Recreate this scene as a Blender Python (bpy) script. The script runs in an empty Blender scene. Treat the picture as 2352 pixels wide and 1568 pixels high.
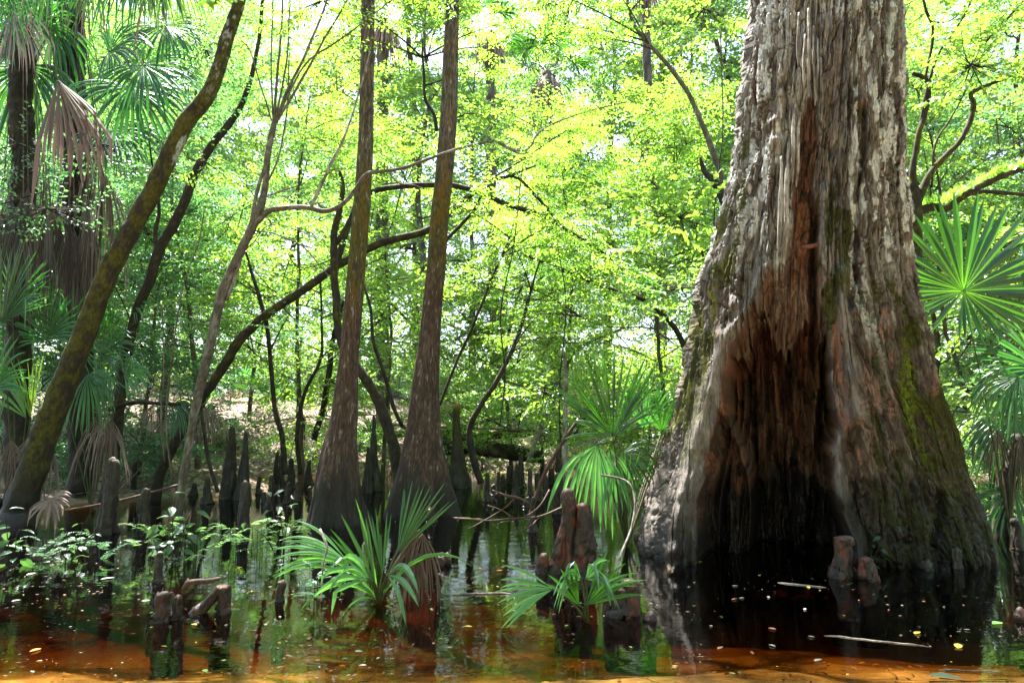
import bpy, math, random
import numpy as np
from mathutils import Vector, Matrix, Euler
R = math.radians
rng = np.random.default_rng(7)
random.seed(7)
scene = bpy.context.scene
COL = bpy.data.collections.new('Scene'); scene.collection.children.link(COL)

# ------------------------------------------------------------------ camera
F = 1568.0; CX, CY = 1176.0, 784.0; HZ = 980.0; CAMH = 1.05
TH = math.atan((HZ - CY) / F); cT, sT = math.cos(TH), math.sin(TH)
def at(x, y, Y):
    """world point on the vertical plane at distance Y seen at photo position x,y"""
    u = (x - CX) / F; v = (CY - y) / F
    dy = cT - v * sT; dz = sT + v * cT
    t = Y / dy
    return np.array([u * t, Y, CAMH + dz * t])
def ground(x, y, z=0.0):
    u = (x - CX) / F; v = (CY - y) / F
    dy = cT - v * sT; dz = sT + v * cT
    t = (z - CAMH) / dz
    return np.array([u * t, dy * t, z])
def proj(P):
    P = np.asarray(P, float)
    x = P[..., 0]; y = P[..., 1]; z = P[..., 2] - CAMH
    d = y * cT + z * sT; w = -y * sT + z * cT
    d = np.where(np.abs(d) < 1e-6, 1e-6, d)
    return CX + F * x / d, CY - F * w / d

# ------------------------------------------------------------------ noise
_T = np.random.default_rng(3).random((64, 64, 64)).astype(np.float32)
def vn(x, y, z):
    x = np.asarray(x, float); y = np.asarray(y, float); z = np.asarray(z, float)
    xi = np.floor(x).astype(int); yi = np.floor(y).astype(int); zi = np.floor(z).astype(int)
    fx = x - xi; fy = y - yi; fz = z - zi
    fx = fx * fx * (3 - 2 * fx); fy = fy * fy * (3 - 2 * fy); fz = fz * fz * (3 - 2 * fz)
    x0 = xi & 63; x1 = (xi + 1) & 63; y0 = yi & 63; y1 = (yi + 1) & 63; z0 = zi & 63; z1 = (zi + 1) & 63
    a = _T[x0, y0, z0] * (1 - fx) + _T[x1, y0, z0] * fx
    b = _T[x0, y1, z0] * (1 - fx) + _T[x1, y1, z0] * fx
    c = _T[x0, y0, z1] * (1 - fx) + _T[x1, y0, z1] * fx
    d = _T[x0, y1, z1] * (1 - fx) + _T[x1, y1, z1] * fx
    return (a * (1 - fy) + b * fy) * (1 - fz) + (c * (1 - fy) + d * fy) * fz
def fbm(x, y, z, o=4, g=0.5):
    s = 0; a = 1; t = 0
    for i in range(o):
        s = s + a * vn(x * 2 ** i + 11.3 * i, y * 2 ** i + 5.1 * i, z * 2 ** i + 7.7 * i); t += a; a *= g
    return s / t
def ss(a, b, x):
    t = np.clip((x - a) / (b - a), 0, 1); return t * t * (3 - 2 * t)
def lerp(a, b, t):
    t = np.asarray(t)[..., None] if np.ndim(t) else t
    return np.asarray(a) * (1 - t) + np.asarray(b) * t

# ------------------------------------------------------------------ mesh building
def nrm(v):
    v = np.asarray(v, float); l = np.linalg.norm(v, axis=-1, keepdims=True); return v / np.maximum(l, 1e-9)
class MB:
    def __init__(s): s.v = []; s.q = []; s.t = []; s.c = []; s.n = 0
    def add(s, v, q=None, t=None, c=None):
        v = np.asarray(v, float).reshape(-1, 3)
        if q is not None and len(q): s.q.append(np.asarray(q, int).reshape(-1, 4) + s.n)
        if t is not None and len(t): s.t.append(np.asarray(t, int).reshape(-1, 3) + s.n)
        if c is None: c = np.tile([0.2, 0.2, 0.2, 0.8], (len(v), 1))
        c = np.asarray(c, float)
        if c.ndim == 1: c = np.tile(c, (len(v), 1))
        s.v.append(v); s.c.append(c); s.n += len(v)
    def mesh(s, name, mat, smooth=True, off=(0, 0, 0), usecol=True):
        v = np.concatenate(s.v) - np.asarray(off, float)
        q = np.concatenate(s.q) if s.q else np.zeros((0, 4), int)
        t = np.concatenate(s.t) if s.t else np.zeros((0, 3), int)
        me = bpy.data.meshes.new(name)
        me.vertices.add(len(v)); me.vertices.foreach_set('co', v.astype(np.float32).ravel())
        loops = np.concatenate([q.ravel(), t.ravel()]).astype(np.int32)
        starts = np.concatenate([np.arange(len(q)) * 4, len(q) * 4 + np.arange(len(t)) * 3]).astype(np.int32)
        me.loops.add(len(loops)); me.loops.foreach_set('vertex_index', loops)
        me.polygons.add(len(starts)); me.polygons.foreach_set('loop_start', starts)
        me.polygons.foreach_set('use_smooth', np.full(len(starts), smooth))
        me.update(calc_edges=True)
        if usecol:
            ca = me.color_attributes.new('col', 'FLOAT_COLOR', 'POINT')
            ca.data.foreach_set('color', np.concatenate(s.c).astype(np.float32).ravel())
        me.materials.append(mat); me.validate()
        return me
def wloc(o):
    p = np.zeros(3)
    while o is not None: p = p + np.array(o.location); o = o.parent
    return p
def tag(o, label, cat, group=None, kind=None):
    if label: o['label'] = label
    if cat: o['category'] = cat
    if group: o['group'] = group
    if kind: o['kind'] = kind
    return o
def thing(name, label, cat, loc=(0, 0, 0), group=None):
    o = bpy.data.objects.new(name, None); COL.objects.link(o); o.location = [float(a) for a in loc]
    o.empty_display_size = 0.1
    return tag(o, label, cat, group)
def part(name, mb, mat, parent=None, smooth=True, loc=None, usecol=True, label=None):
    off = wloc(parent) if parent is not None else (np.array(loc, float) if loc is not None else np.zeros(3))
    me = mb.mesh(name, mat, smooth, off, usecol)
    o = bpy.data.objects.new(name, me); COL.objects.link(o)
    if parent is not None: o.parent = parent
    elif loc is not None: o.location = [float(a) for a in loc]
    if label: o['label'] = label
    return o
def copy_tree(o, parent=None):
    c = o.copy(); COL.objects.link(c)
    if parent is not None: c.parent = parent
    for ch in list(o.children): copy_tree(ch, c)
    return c

def smooth_path(P, W, ds):
    P = np.asarray(P, float); W = np.asarray(W, float)
    if len(P) == 2: P = np.array([P[0], (P[0] + P[1]) / 2, P[1]]); W = np.array([W[0], (W[0] + W[1]) / 2, W[1]])
    Q = np.vstack([2 * P[0] - P[1], P, 2 * P[-1] - P[-2]])
    op = []; ow = []
    for i in range(len(P) - 1):
        n = max(1, int(np.linalg.norm(P[i + 1] - P[i]) / ds))
        t = (np.arange(n) / n)[:, None]
        a, b, c, d = Q[i], Q[i + 1], Q[i + 2], Q[i + 3]
        op.append(0.5 * ((2 * b) + (-a + c) * t + (2 * a - 5 * b + 4 * c - d) * t ** 2 + (-a + 3 * b - 3 * c + d) * t ** 3))
        ow.append(W[i] * (1 - t[:, 0]) + W[i + 1] * t[:, 0])
    op.append(P[-1:]); ow.append(W[-1:])
    return np.vstack(op), np.concatenate(ow)
def tube(mb, P, W, n=8, ds=0.1, colf=None, rough=0.0, rf=8.0, jit=0.0, flute=None, raw=False, zf=None):
    """tapered tube along P with radii W; rough = relative surface noise"""
    if not raw: P, W = smooth_path(P, W, ds)
    P = np.asarray(P, float); W = np.asarray(W, float); k = len(P)
    if jit > 0 and k > 3:
        s = np.cumsum(np.r_[0, np.linalg.norm(np.diff(P, axis=0), axis=1)])
        o = rng.random(3) * 50
        m = np.minimum(1, np.minimum(s, s[-1] - s) * 4 + 0.05)[:, None]
        P = P + m * jit * np.stack([fbm(s * 3 + o[i], s * 0, s * 0 + i * 9, 3) - .5 for i in range(3)], 1)
    T = np.gradient(P, axis=0) if k > 2 else np.tile(P[1] - P[0], (2, 1)); T = nrm(T)
    U = np.zeros_like(P); a = np.array([1.0, 0, 0]) if abs(T[0][0]) < .8 else np.array([0, 1.0, 0])
    u = nrm(np.cross(T[0], np.cross(a, T[0])))
    for i in range(k):
        u = nrm(u - T[i] * np.dot(u, T[i])); U[i] = u
    V = np.cross(T, U)
    ang = np.arange(n) / n * 2 * np.pi
    ca = np.cos(ang)[None, :, None]; sa = np.sin(ang)[None, :, None]
    D = U[:, None] * ca + V[:, None] * sa
    rad = np.repeat(W[:, None], n, 1)
    if flute is not None: rad = rad * flute(P, ang)
    if rough > 0:
        X = P[:, None] + D * W[:, None, None]
        nn = fbm(X[..., 0] * rf, X[..., 1] * rf, X[..., 2] * (rf if zf is None else zf), 4) - .5
        rad = rad * (1 + rough * 2 * nn)
    X = P[:, None] + D * rad[..., None]
    v = X.reshape(-1, 3)
    i = np.arange(k - 1)[:, None]; j = np.arange(n)[None]; j2 = (j + 1) % n
    q = np.stack([i * n + j, i * n + j2, (i + 1) * n + j2, (i + 1) * n + j], -1).reshape(-1, 4)
    v = np.vstack([v, P[0], P[-1]]); jj = np.arange(n); j2 = (jj + 1) % n
    t = np.vstack([np.stack([np.full(n, k * n), j2, jj], 1), np.stack([np.full(n, k * n + 1), (k - 1) * n + jj, (k - 1) * n + j2], 1)])
    c = colf(v) if colf is not None else None
    mb.add(v, q, t, c)
    return P, W
def pxpath(L):
    """[(x,y,w,Y)...] -> world points and radii"""
    P = np.array([at(a[0], a[1], a[3]) for a in L]); W = np.array([a[2] / 2 / F * a[3] * math.cos(math.atan((a[0] - CX) / F)) for a in L])
    return P, W

# leaves: vectorised. P base, D dir, N normal, L length, wr width ratio
def leaves(mb, P, D, N, L, wr=0.5, hi=False, fold=0.15, droop=0.15, col=None):
    P = np.asarray(P, float); n = len(P)
    if n == 0: return
    D = nrm(D); N = nrm(N - D * np.sum(N * D, 1, keepdims=True)); S = np.cross(D, N)
    L = np.broadcast_to(np.asarray(L, float), (n,))[:, None]; W = L * (np.broadcast_to(np.asarray(wr, float), (n,))[:, None])
    if not hi:
        m = P + D * L * .42
        v = np.stack([P, m + S * W * .5 + N * W * fold, P + D * L - N * L * droop, m - S * W * .5 + N * W * fold], 1)
        b = np.arange(n)[:, None] * 4
        t = np.concatenate([b + [0, 1, 2], b + [0, 2, 3]])
        mb.add(v.reshape(-1, 3), None, t, col if col is None or np.ndim(col) == 1 else np.repeat(col, 4, 0))
    else:
        def pt(f, w, s): return P + D * L * f - N * L * droop * f * f + S * W * w * s + N * W * fold * abs(w) * 2
        v = np.stack([P, pt(.22, .40, 1), pt(.5, .5, 1), pt(.8, .27, 1), pt(1, 0, 1), pt(.8, .27, -1), pt(.5, .5, -1), pt(.22, .40, -1), pt(.5, 0, 1)], 1)
        b = np.arange(n)[:, None] * 9
        q = np.concatenate([b + [0, 1, 2, 8], b + [8, 2, 3, 4], b + [0, 8, 6, 7], b + [8, 4, 5, 6]])
        mb.add(v.reshape(-1, 3), q, None, col if col is None or np.ndim(col) == 1 else np.repeat(col, 9, 0))

# ------------------------------------------------------------------ materials
def mat(name):
    m = bpy.data.materials.new(name); m.use_nodes = True; nt = m.node_tree; nt.nodes.clear()
    out = nt.nodes.new('ShaderNodeOutputMaterial'); return m, nt, out
def nd(nt, typ, **kw):
    n = nt.nodes.new(typ)
    for k, v in kw.items():
        if k.startswith('i_'):
            key = k[2:]; key = int(key) if key.isdigit() else key.replace('_', ' ')
            n.inputs[key].default_value = v
        else: setattr(n, k, v)
    return n
def leaf_mat(name, c1, c2, tr, gloss=0.06, rough=0.4, usecol=False, tmix=0.5):
    m, nt, out = mat(name); L = nt.links.new
    g = nd(nt, 'ShaderNodeNewGeometry')
    oi = nd(nt, 'ShaderNodeObjectInfo')
    mx = nd(nt, 'ShaderNodeMix', data_type='RGBA'); mx.inputs[6].default_value = (*c1, 1); mx.inputs[7].default_value = (*c2, 1)
    L(g.outputs['Random Per Island'], mx.inputs[0])
    hs = nd(nt, 'ShaderNodeHueSaturation')
    mr = nd(nt, 'ShaderNodeMapRange', i_3=0.75, i_4=1.25); L(oi.outputs['Random'], mr.inputs[0]); L(mr.outputs[0], hs.inputs['Value'])
    L(mx.outputs[2], hs.inputs['Color'])
    base = hs.outputs[0]
    if usecol:
        at_ = nd(nt, 'ShaderNodeAttribute', attribute_name='col')
        m2 = nd(nt, 'ShaderNodeMix', data_type='RGBA', blend_type='MULTIPLY', i_0=1.0)
        L(base, m2.inputs[6]); L(at_.outputs['Color'], m2.inputs[7]); base = m2.outputs[2]
    tm = nd(nt, 'ShaderNodeMix', data_type='RGBA', blend_type='MULTIPLY', i_0=1.0); tm.inputs[7].default_value = (*tr, 1)
    L(base, tm.inputs[6])
    d = nd(nt, 'ShaderNodeBsdfDiffuse'); t = nd(nt, 'ShaderNodeBsdfTranslucent'); gl = nd(nt, 'ShaderNodeBsdfGlossy', i_Roughness=rough)
    gl.inputs['Color'].default_value = (0.8, 0.9, 1, 1)
    L(base, d.inputs[0]); L(tm.outputs[2], t.inputs[0])
    a = nd(nt, 'ShaderNodeMixShader', i_0=tmix); L(d.outputs[0], a.inputs[1]); L(t.outputs[0], a.inputs[2])
    lw = nd(nt, 'ShaderNodeLayerWeight', i_Blend=0.25)
    mu = nd(nt, 'ShaderNodeMath', operation='MULTIPLY_ADD', i_1=0.28, i_2=gloss); L(lw.outputs['Fresnel'], mu.inputs[0])
    b = nd(nt, 'ShaderNodeMixShader'); L(mu.outputs[0], b.inputs[0]); L(a.outputs[0], b.inputs[1]); L(gl.outputs[0], b.inputs[2])
    L(b.outputs[0], out.inputs[0])
    return m
def bark_mat(name, bump=0.5, sc=60, zs=0.2, dist=0.01, spec=0.35):
    m, nt, out = mat(name); L = nt.links.new
    a = nd(nt, 'ShaderNodeAttribute', attribute_name='col')
    tc = nd(nt, 'ShaderNodeTexCoord'); mp = nd(nt, 'ShaderNodeMapping'); mp.inputs['Scale'].default_value = (1, 1, zs)
    L(tc.outputs['Object'], mp.inputs[0])
    n = nd(nt, 'ShaderNodeTexNoise', i_Scale=sc, i_Detail=6.0, i_Roughness=0.65); L(mp.outputs[0], n.inputs[0])
    mr = nd(nt, 'ShaderNodeMapRange', i_1=0.3, i_2=0.7, i_3=0.28, i_4=1.02); L(n.outputs[0], mr.inputs[0])
    mx = nd(nt, 'ShaderNodeVectorMath', operation='SCALE'); L(a.outputs['Color'], mx.inputs[0]); L(mr.outputs[0], mx.inputs['Scale'])
    bp = nd(nt, 'ShaderNodeBump', i_Strength=bump, i_Distance=dist); L(n.outputs[0], bp.inputs['Height'])
    p = nd(nt, 'ShaderNodeBsdfPrincipled'); L(mx.outputs[0], p.inputs['Base Color']); L(a.outputs['Alpha'], p.inputs['Roughness'])
    p.inputs['Specular IOR Level'].default_value = spec
    L(bp.outputs[0], p.inputs['Normal']); L(p.outputs[0], out.inputs[0])
    return m
M_bark = bark_mat('weathered_bark', 0.8, 60, 0.28, 0.014)
M_bark2 = bark_mat('rough_bark', 0.7, 45, 0.5, 0.01)
M_fib = bark_mat('dry_frond', 0.2, 60, 0.3, 0.003)
def twosided(name, rough=0.6):
    # thin dead leaf: vertex coloured, slightly translucent
    m, nt, out = mat(name); L = nt.links.new
    a = nd(nt, 'ShaderNodeAttribute', attribute_name='col')
    g = nd(nt, 'ShaderNodeNewGeometry'); mr = nd(nt, 'ShaderNodeMapRange', i_3=0.65, i_4=1.35); L(g.outputs['Random Per Island'], mr.inputs[0])
    mx = nd(nt, 'ShaderNodeVectorMath', operation='SCALE'); L(a.outputs['Color'], mx.inputs[0]); L(mr.outputs[0], mx.inputs['Scale'])
    p = nd(nt, 'ShaderNodeBsdfPrincipled', i_Roughness=rough); L(mx.outputs[0], p.inputs['Base Color'])
    t = nd(nt, 'ShaderNodeBsdfTranslucent'); L(mx.outputs[0], t.inputs[0])
    s = nd(nt, 'ShaderNodeMixShader', i_0=0.25); L(p.outputs[0], s.inputs[1]); L(t.outputs[0], s.inputs[2]); L(s.outputs[0], out.inputs[0])
    return m
M_dead = twosided('dead_leaf')
M_leafA = leaf_mat('leaf_light_green', (0.068, 0.14, 0.020), (0.135, 0.21, 0.028), (3.4, 3.6, 2.2), tmix=.55)
M_leafB = leaf_mat('leaf_mid_green', (0.055, 0.14, 0.034), (0.10, 0.185, 0.04), (3.4, 3.6, 2.4))
M_leafC = leaf_mat('leaf_dark_green', (0.034, 0.10, 0.045), (0.07, 0.15, 0.055), (3.0, 3.4, 2.2), 0.08)
M_palm = leaf_mat('palm_green', (0.035, 0.10, 0.02), (0.06, 0.15, 0.028), (2.4, 3.0, 1.2), 0.045, 0.38, usecol=True, tmix=0.4)
SKYS=0.08;SUNS=5.0;EXPO=2.75
# ------------------------------------------------------------------ giant hollow cypress
def itp(y, tab):
    t = np.array(tab, float); return np.interp(y, t[:, 0], t[:, 1])
def blend(c, col, m, r=None):
    m = np.clip(m, 0, 1)[..., None]
    k = np.array([*col, 0]) ; c2 = c * (1 - m) + k * m
    a = c[..., 3] if r is None else c[..., 3] * (1 - m[..., 0]) + r * m[..., 0]
    c2[..., 3] = a; return c2
def giant():
    YS = 5.75; cy0 = 6.12
    zt = np.r_[np.linspace(-0.45, 5.15, 860), np.linspace(5.25, 15, 60)]
    tq_ = np.radians(np.linspace(-182, 2, 30001)); e0 = 2 / 2.6
    xa = 1.15 * np.sign(np.cos(tq_)) * np.abs(np.cos(tq_)) ** e0; ya = .7 * np.sign(np.sin(tq_)) * np.abs(np.sin(tq_)) ** e0
    sa_ = np.r_[0, np.cumsum(np.hypot(np.diff(xa), np.diff(ya)))]; sn = np.linspace(0, 1, 1000)
    th = np.r_[np.degrees(np.interp(sn * sa_[-1], sa_, tq_)), np.linspace(6, 174, 42)]   # front = -90
    Sarc = np.r_[-np.pi + np.pi * sn, np.radians(np.linspace(6, 174, 42))]
    Z, A = np.meshgrid(zt, np.radians(th), indexing='ij'); SA = np.tile(Sarc, (len(zt), 1))
    # photo row of each height at the silhouette distance
    _, yr = proj(np.stack([np.zeros_like(zt), np.full_like(zt, YS), zt], 1))
    Lt = [(-900, 1800), (-150, 1765), (0, 1755), (100, 1745), (150, 1735), (250, 1728), (350, 1716), (400, 1702), (500, 1681), (560, 1662), (600, 1647), (650, 1638), (700, 1629), (784, 1616), (884, 1597), (984, 1571), (1074, 1553), (1134, 1528), (1200, 1508), (1259, 1494), (1300, 1488), (1500, 1470)]
    Rt = [(-900, 2065), (-150, 2088), (0, 2093), (150, 2095), (300, 2093), (400, 2097), (500, 2108), (600, 2119), (700, 2133), (784, 2146), (884, 2170), (984, 2208), (1084, 2234), (1184, 2258), (1250, 2270), (1300, 2280), (1500, 2310)]
    xl = np.array([at(itp(y, Lt), y, YS)[0] for y in yr]); xr = np.array([at(itp(y, Rt), y, YS)[0] for y in yr])
    cx = (xl + xr) / 2; a = (xr - xl) / 2
    b = np.interp(zt, [-0.5, 0.3, 1.2, 2.5, 5, 15], [.80, .78, .74, .68, .64, .46])
    ne = np.interp(zt, [-0.5, 1, 3, 5], [3.0, 2.7, 2.3, 2.1])
    c, s = np.cos(A), np.sin(A)
    e = (2 / ne)[:, None]
    X = cx[:, None] + a[:, None] * np.sign(c) * np.abs(c) ** e
    Y = cy0 + b[:, None] * np.sign(s) * np.abs(s) ** e
    nx = c / a[:, None]; ny = s / b[:, None]; nl = np.hypot(nx, ny); nx /= nl; ny /= nl
    A0 = A; A = SA; S = SA                         # arc coordinate
    arc = S * (0.75 + 0.5 * a[:, None] / 1.3)
    warp = (fbm(A * 1.5, Z * .7, Z * 0, 3) - .5) * .5
    # big flutes, plates, fibres
    fl = fbm(arc * 2.6 + warp * 2, Z * .22, Z * 0 + 3, 2) - .5
    pl = fbm(arc * 8 + warp * 4, Z * .9, Z * 0 + 8, 3) - .5
    r1 = 1 - np.abs(2 * fbm(arc * 20 + warp * 8, Z * 1.3, Z * 0 + 1, 3) - 1)
    fi = fbm(arc * 75 + warp * 20, Z * 4.5, Z * 0 + 5, 3) - .5
    gr = fbm(arc * 45, Z * 38, Z * 0 + 2, 3) - .5
    tq = fbm(arc * 13 + warp * 6, Z * 1.7, Z * 0 + 91, 3) * 7; terr = (np.floor(tq) + ss(.75, 1, tq - np.floor(tq))) / 7 - .5
    blk = fbm(arc * 34 + warp * 9, Z * 11, Z * 0 + 95, 3) - .5
    wv = (fbm(arc * 5, Z * 3, Z * 0 + 101, 2) - .5) * 3
    rg = 1 - np.abs(2 * fbm(arc * 9 + wv * .5, Z * 3.4 + wv, Z * 0 + 111, 3) - 1); rg2 = 1 - np.abs(2 * fbm(arc * 20 + wv, Z * 9 + wv, Z * 0 + 121, 2) - 1)
    crk = np.maximum(ss(.90, .985, rg), .6 * ss(.93, .99, rg2))
    disp = -.028 * crk + .16 * terr + .034 * blk + .13 * fl * np.interp(Z, [0, 1.5, 5], [1.5, 1, .7]) + .055 * pl + .035 * (r1 - .75) + .030 * fi + .018 * gr
    q0, q1 = proj(np.stack([X, Y, Z], -1)); legm = ss(-8, 10, q0 - itp(q1, [(700, 1700), (790, 1650), (900, 1618), (1300, 1500)])) * ss(14, -6, q0 - itp(q1, [(700, 1740), (790, 1680), (900, 1655), (1050, 1622), (1300, 1600)])) * ss(700, 800, q1) * (s < 0)
    lipm = np.exp(-((q0 - itp(q1, [(600, 1940), (700, 1932), (784, 1936), (884, 1952), (959, 1955), (1024, 1924), (1134, 1929), (1234, 1963), (1320, 1976)])) / 18) ** 2) * ss(590, 640, q1) * (s < 0)
    soft = np.clip(legm * .75 + lipm * .7, 0, .85); crk = crk * (1 - soft)
    disp = disp * (1 - soft)
    X = X + nx * disp; Y = Y + ny * disp
    px, py = proj(np.stack([X, Y, Z], -1))
    front = ss(.05, -.25, s) * (Z < 5.4)
    jn = (fbm(px * .02, py * .012, px * 0, 3) - .5)
    jf = (fbm(px * .10, py * .03, px * 0 + 4, 3) - .5)
    xj = px + jn * 22 + jf * 14
    # --- main hollow
    CL = [(600, 1790), (615, 1762), (640, 1756), (670, 1742), (715, 1722), (750, 1700), (790, 1678), (834, 1668), (884, 1655), (934, 1652), (1000, 1634), (1064, 1622), (1134, 1608), (1234, 1598), (1400, 1592)]
    CR = [(600, 1884), (640, 1886), (740, 1897), (784, 1906), (884, 1915), (984, 1924), (1034, 1912), (1134, 1917), (1184, 1926), (1240, 1948), (1400, 1962)]
    cl = itp(py, CL); cr = itp(py, CR)
    inn = ss(0, 16, xj - cl) * ss(0, 12, cr - xj) * ss(600, 640, py) * front
    dmax = itp(py, [(600, .02), (640, .12), (700, .34), (750, .58), (790, .80), (900, .92), (1100, .96), (1300, .96)])
    arch = ss(-5, 20, py - 752 - jf * 130 - 30 * np.sin(px * .06) - jn * 60 - np.abs(px - 1800) * .28)   # ragged ceiling of the hollow
    dmax = dmax * (.38 + .62 * arch)
    wx = (xj - cl) / np.maximum(cr - cl, 1)
    prof = .78 + .22 * np.sin(np.clip(wx, 0, 1) * np.pi) ** .7
    # flap of thinner wood inside the left leg
    fr = itp(py, [(880, 1655), (974, 1668), (1024, 1690), (1109, 1718), (1180, 1722), (1300, 1714)])
    flap = ss(4, -6, px - fr) * ss(900, 1010, py)
    prof = prof * (1 - .42 * flap)
    rib = np.exp(-((px - fr + 3) / 7.5) ** 2) * ss(930, 980, py) * inn
    strands = 1 - np.abs(2 * fbm(arc * 11 + warp * 10, Z * .8, Z * 0 + 21, 3) - 1)
    D = 1.12 * dmax * prof * inn - rib * .20
    D = D + inn * arch * ((.8 - strands) * .42 + .22 * (.5 - fbm(arc * 24 + warp * 6, Z * 2.2, Z * 0 + 33, 3)) + .06 * (fbm(arc * 40, Z * 9, Z * 0, 3) - .5))
    for g0_, gw_, gd_ in ((1762, 9, .34), (1715, 7, .22), (1806, 5, .16), (1892, 8, .25), (1832, 4, .12)):
        D = D + inn * arch * gd_ * np.exp(-((xj + (py - 950) * .06 * np.sign(g0_ - 1800) - g0_) / gw_) ** 2)
    # central dark rib standing in the hollow
    rb = itp(py, [(784, 1868), (900, 1862), (1000, 1850), (1150, 1880), (1300, 1870)])
    D = D - .12 * inn * arch * np.exp(-((px - rb - 20) / 13) ** 2)
    # --- upper groove and cracks
    gx = itp(py, [(205, 1872), (260, 1862), (300, 1856), (400, 1848), (500, 1846), (620, 1842)])
    gw = itp(py, [(215, 2), (235, 13), (300, 24), (400, 27), (500, 26), (640, 40)])
    gm = ss(1.15, .72, np.abs(px + jf * 16 - gx) / gw) * ss(212, 232, py - jf * 30) * ss(690, 600, py) * front
    D = D + gm * itp(py, [(212, .05), (300, .11), (620, .15)])
    sx = itp(py, [(400, 1878), (520, 1873), (620, 1869), (800, 1872), (900, 1880)])
    sm = np.exp(-((px + jf * 8 - sx) / 8.5) ** 2) * ss(430, 520, py) * ss(900, 780, py) * front
    D = D + sm * .26
    cracks = [([(235, 1985), (320, 1984), (380, 1982)], 6, .14), ([(380, 1975), (430, 1972), (520, 1968), (640, 1962), (700, 1955)], 5, .11),
              ([(115, 1959), (135, 1962), (200, 1962)], 4, .08), ([(0, 1832), (60, 1834), (140, 1830), (220, 1826)], 3.5, .07), ([(0, 1868), (100, 1866), (240, 1872)], 4, .08),
              ([(40, 1803), (150, 1800), (300, 1812), (420, 1800)], 2.6, .05), ([(0, 1882), (90, 1880), (210, 1884)], 3, .07), ([(300, 2062), (420, 2060), (560, 2066)], 2.5, .04),
              ([(240, 2058), (285, 2070)], 3, .05), ([(150, 1738), (260, 1733)], 2.5, .05), ([(1130, 2160), (1240, 2140), (1310, 2152)], 12, .1), ([(1160, 1568), (1300, 1555)], 5, .04)]
    for tab, w, dd in cracks:
        x0 = itp(py, tab); y0, y1 = tab[0][0], tab[-1][0]
        m = np.exp(-((px + jf * 9 - x0) / w) ** 2) * ss(y0 - 15, y0 + 15, py) * ss(y1 + 15, y1 - 15, py) * front
        D = D + m * dd
    # rolled lip of living wood right of the hollow, knots
    lx = itp(py, [(600, 1940), (630, 1933), (700, 1932), (784, 1936), (834, 1944), (884, 1952), (959, 1955), (990, 1938), (1024, 1924), (1084, 1925), (1134, 1929), (1184, 1939), (1234, 1963), (1264, 1972), (1320, 1976)])
    lip = np.exp(-((px - lx) / 13) ** 2) * ss(590, 640, py) * front * (.7 + .6 * vn(py * .035, px * 0, px * 0))
    D = D - .12 * lip
    lip2 = np.exp(-((px - lx - 30) / 9) ** 2) * ss(950, 1000, py) * front
    D = D + .035 * lip2
    # left wound edge roll
    wx_ = itp(py, [(250, 1785), (300, 1775), (330, 1770), (400, 1768), (470, 1762), (560, 1770), (630, 1748), (700, 1722), (740, 1690), (790, 1660), (900, 1624), (1050, 1588), (1200, 1550), (1300, 1538)])
    ww = itp(py, [(250, 8), (600, 12), (780, 13), (900, 20), (1300, 30)])
    roll = np.exp(-((px - wx_) / ww) ** 2) * ss(240, 300, py) * front
    D = D - itp(py, [(250, .03), (600, .045), (780, .07), (1000, .12), (1300, .16)]) * roll * (.75 + .5 * vn(py * .04, px * 0 + 7, px * 0))
    # knots / burls
    for kx, ky, kr, kh in [(1775, 285, 13, .06), (1782, 325, 10, .05), (1768, 300, 8, -.05), (1655, 772, 18, .07), (1690, 700, 16, .05), (1920, 1000, 16, .07), (1975, 235, 20, .03), (2030, 745, 14, .04), (1720, 1060, 9, .03)]:
        D = D - kh * np.exp(-(((px - kx) / kr) ** 2 + ((py - ky) / kr) ** 2)) * front
    # torn slab edges of the bleached wood (left of groove)
    tear = ss(0, 3, px - itp(py, [(0, 1838), (90, 1838), (210, 1862), (212, 1838), (640, 1822)]) - jf * 14)
    D = D + .025 * ss(.45, .55, vn(arc * 22, Z * 1.1, Z * 0 + 30)) * front
    DD = np.where(s < 0.2, D, 0) * np.clip(-ny * 1.6, 0.15, 1); DD = np.minimum(DD, 1.25); X = X + DD * .38; Y = Y + DD * .92
    # feet spread toward the viewer, never below what carries them
    foot = np.exp(-((px - 1530) / 60) ** 2) * ss(1000, 1290, py) * front
    Y = Y - .16 * foot
    footR = np.exp(-((px - 2225) / 70) ** 2) * ss(1050, 1300, py) * front
    Y = Y - .14 * footR
    pxt, pyt = px, py
    # ---------------- colours
    n1 = fbm(arc * 6, Z * 1.6, Z * 0 + 40, 4); n2 = fbm(arc * 30, Z * 5, Z * 0 + 50, 4); n3 = fbm(arc * 14, Z * 9, Z * 0 + 60, 5)
    n4 = fbm(arc * 22, Z * 3.2, Z * 0 + 77, 4); n5 = fbm(arc * 60, Z * 60, Z * 0 + 17, 3)
    st = fbm(arc * 90, Z * 3, Z * 0 + 70, 3)
    C = np.zeros(px.shape + (4,)); C[..., :3] = (.13, .105, .09); C[..., 3] = .75
    C = blend(C, (.25, .215, .20), ss(.45, .65, n2)); C = blend(C, (.075, .05, .04), ss(.5, .7, 1 - n3) * .8)
    C = blend(C, (.22, .15, .125), ss(.56, .68, n1) * .55)
    # upper trunk paler, streaked
    up = ss(760, 560, py)
    C = blend(C, (.33, .31, .30), up * ss(.42, .62, st) * .75); C = blend(C, (.055, .04, .034), ss(.60, .40, r1) * .75)
    C = blend(C, (.16, .115, .095), up * ss(.55, .7, n4) * .6)
    bl = ss(-8, 6, xj - itp(py, [(0, 1775), (200, 1785), (400, 1785), (640, 1762)])) * ss(8, -6, xj - itp(py, [(0, 1908), (205, 1890), (230, 1840), (640, 1822)])) * ss(650, 610, py - jf * 40)
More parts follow.
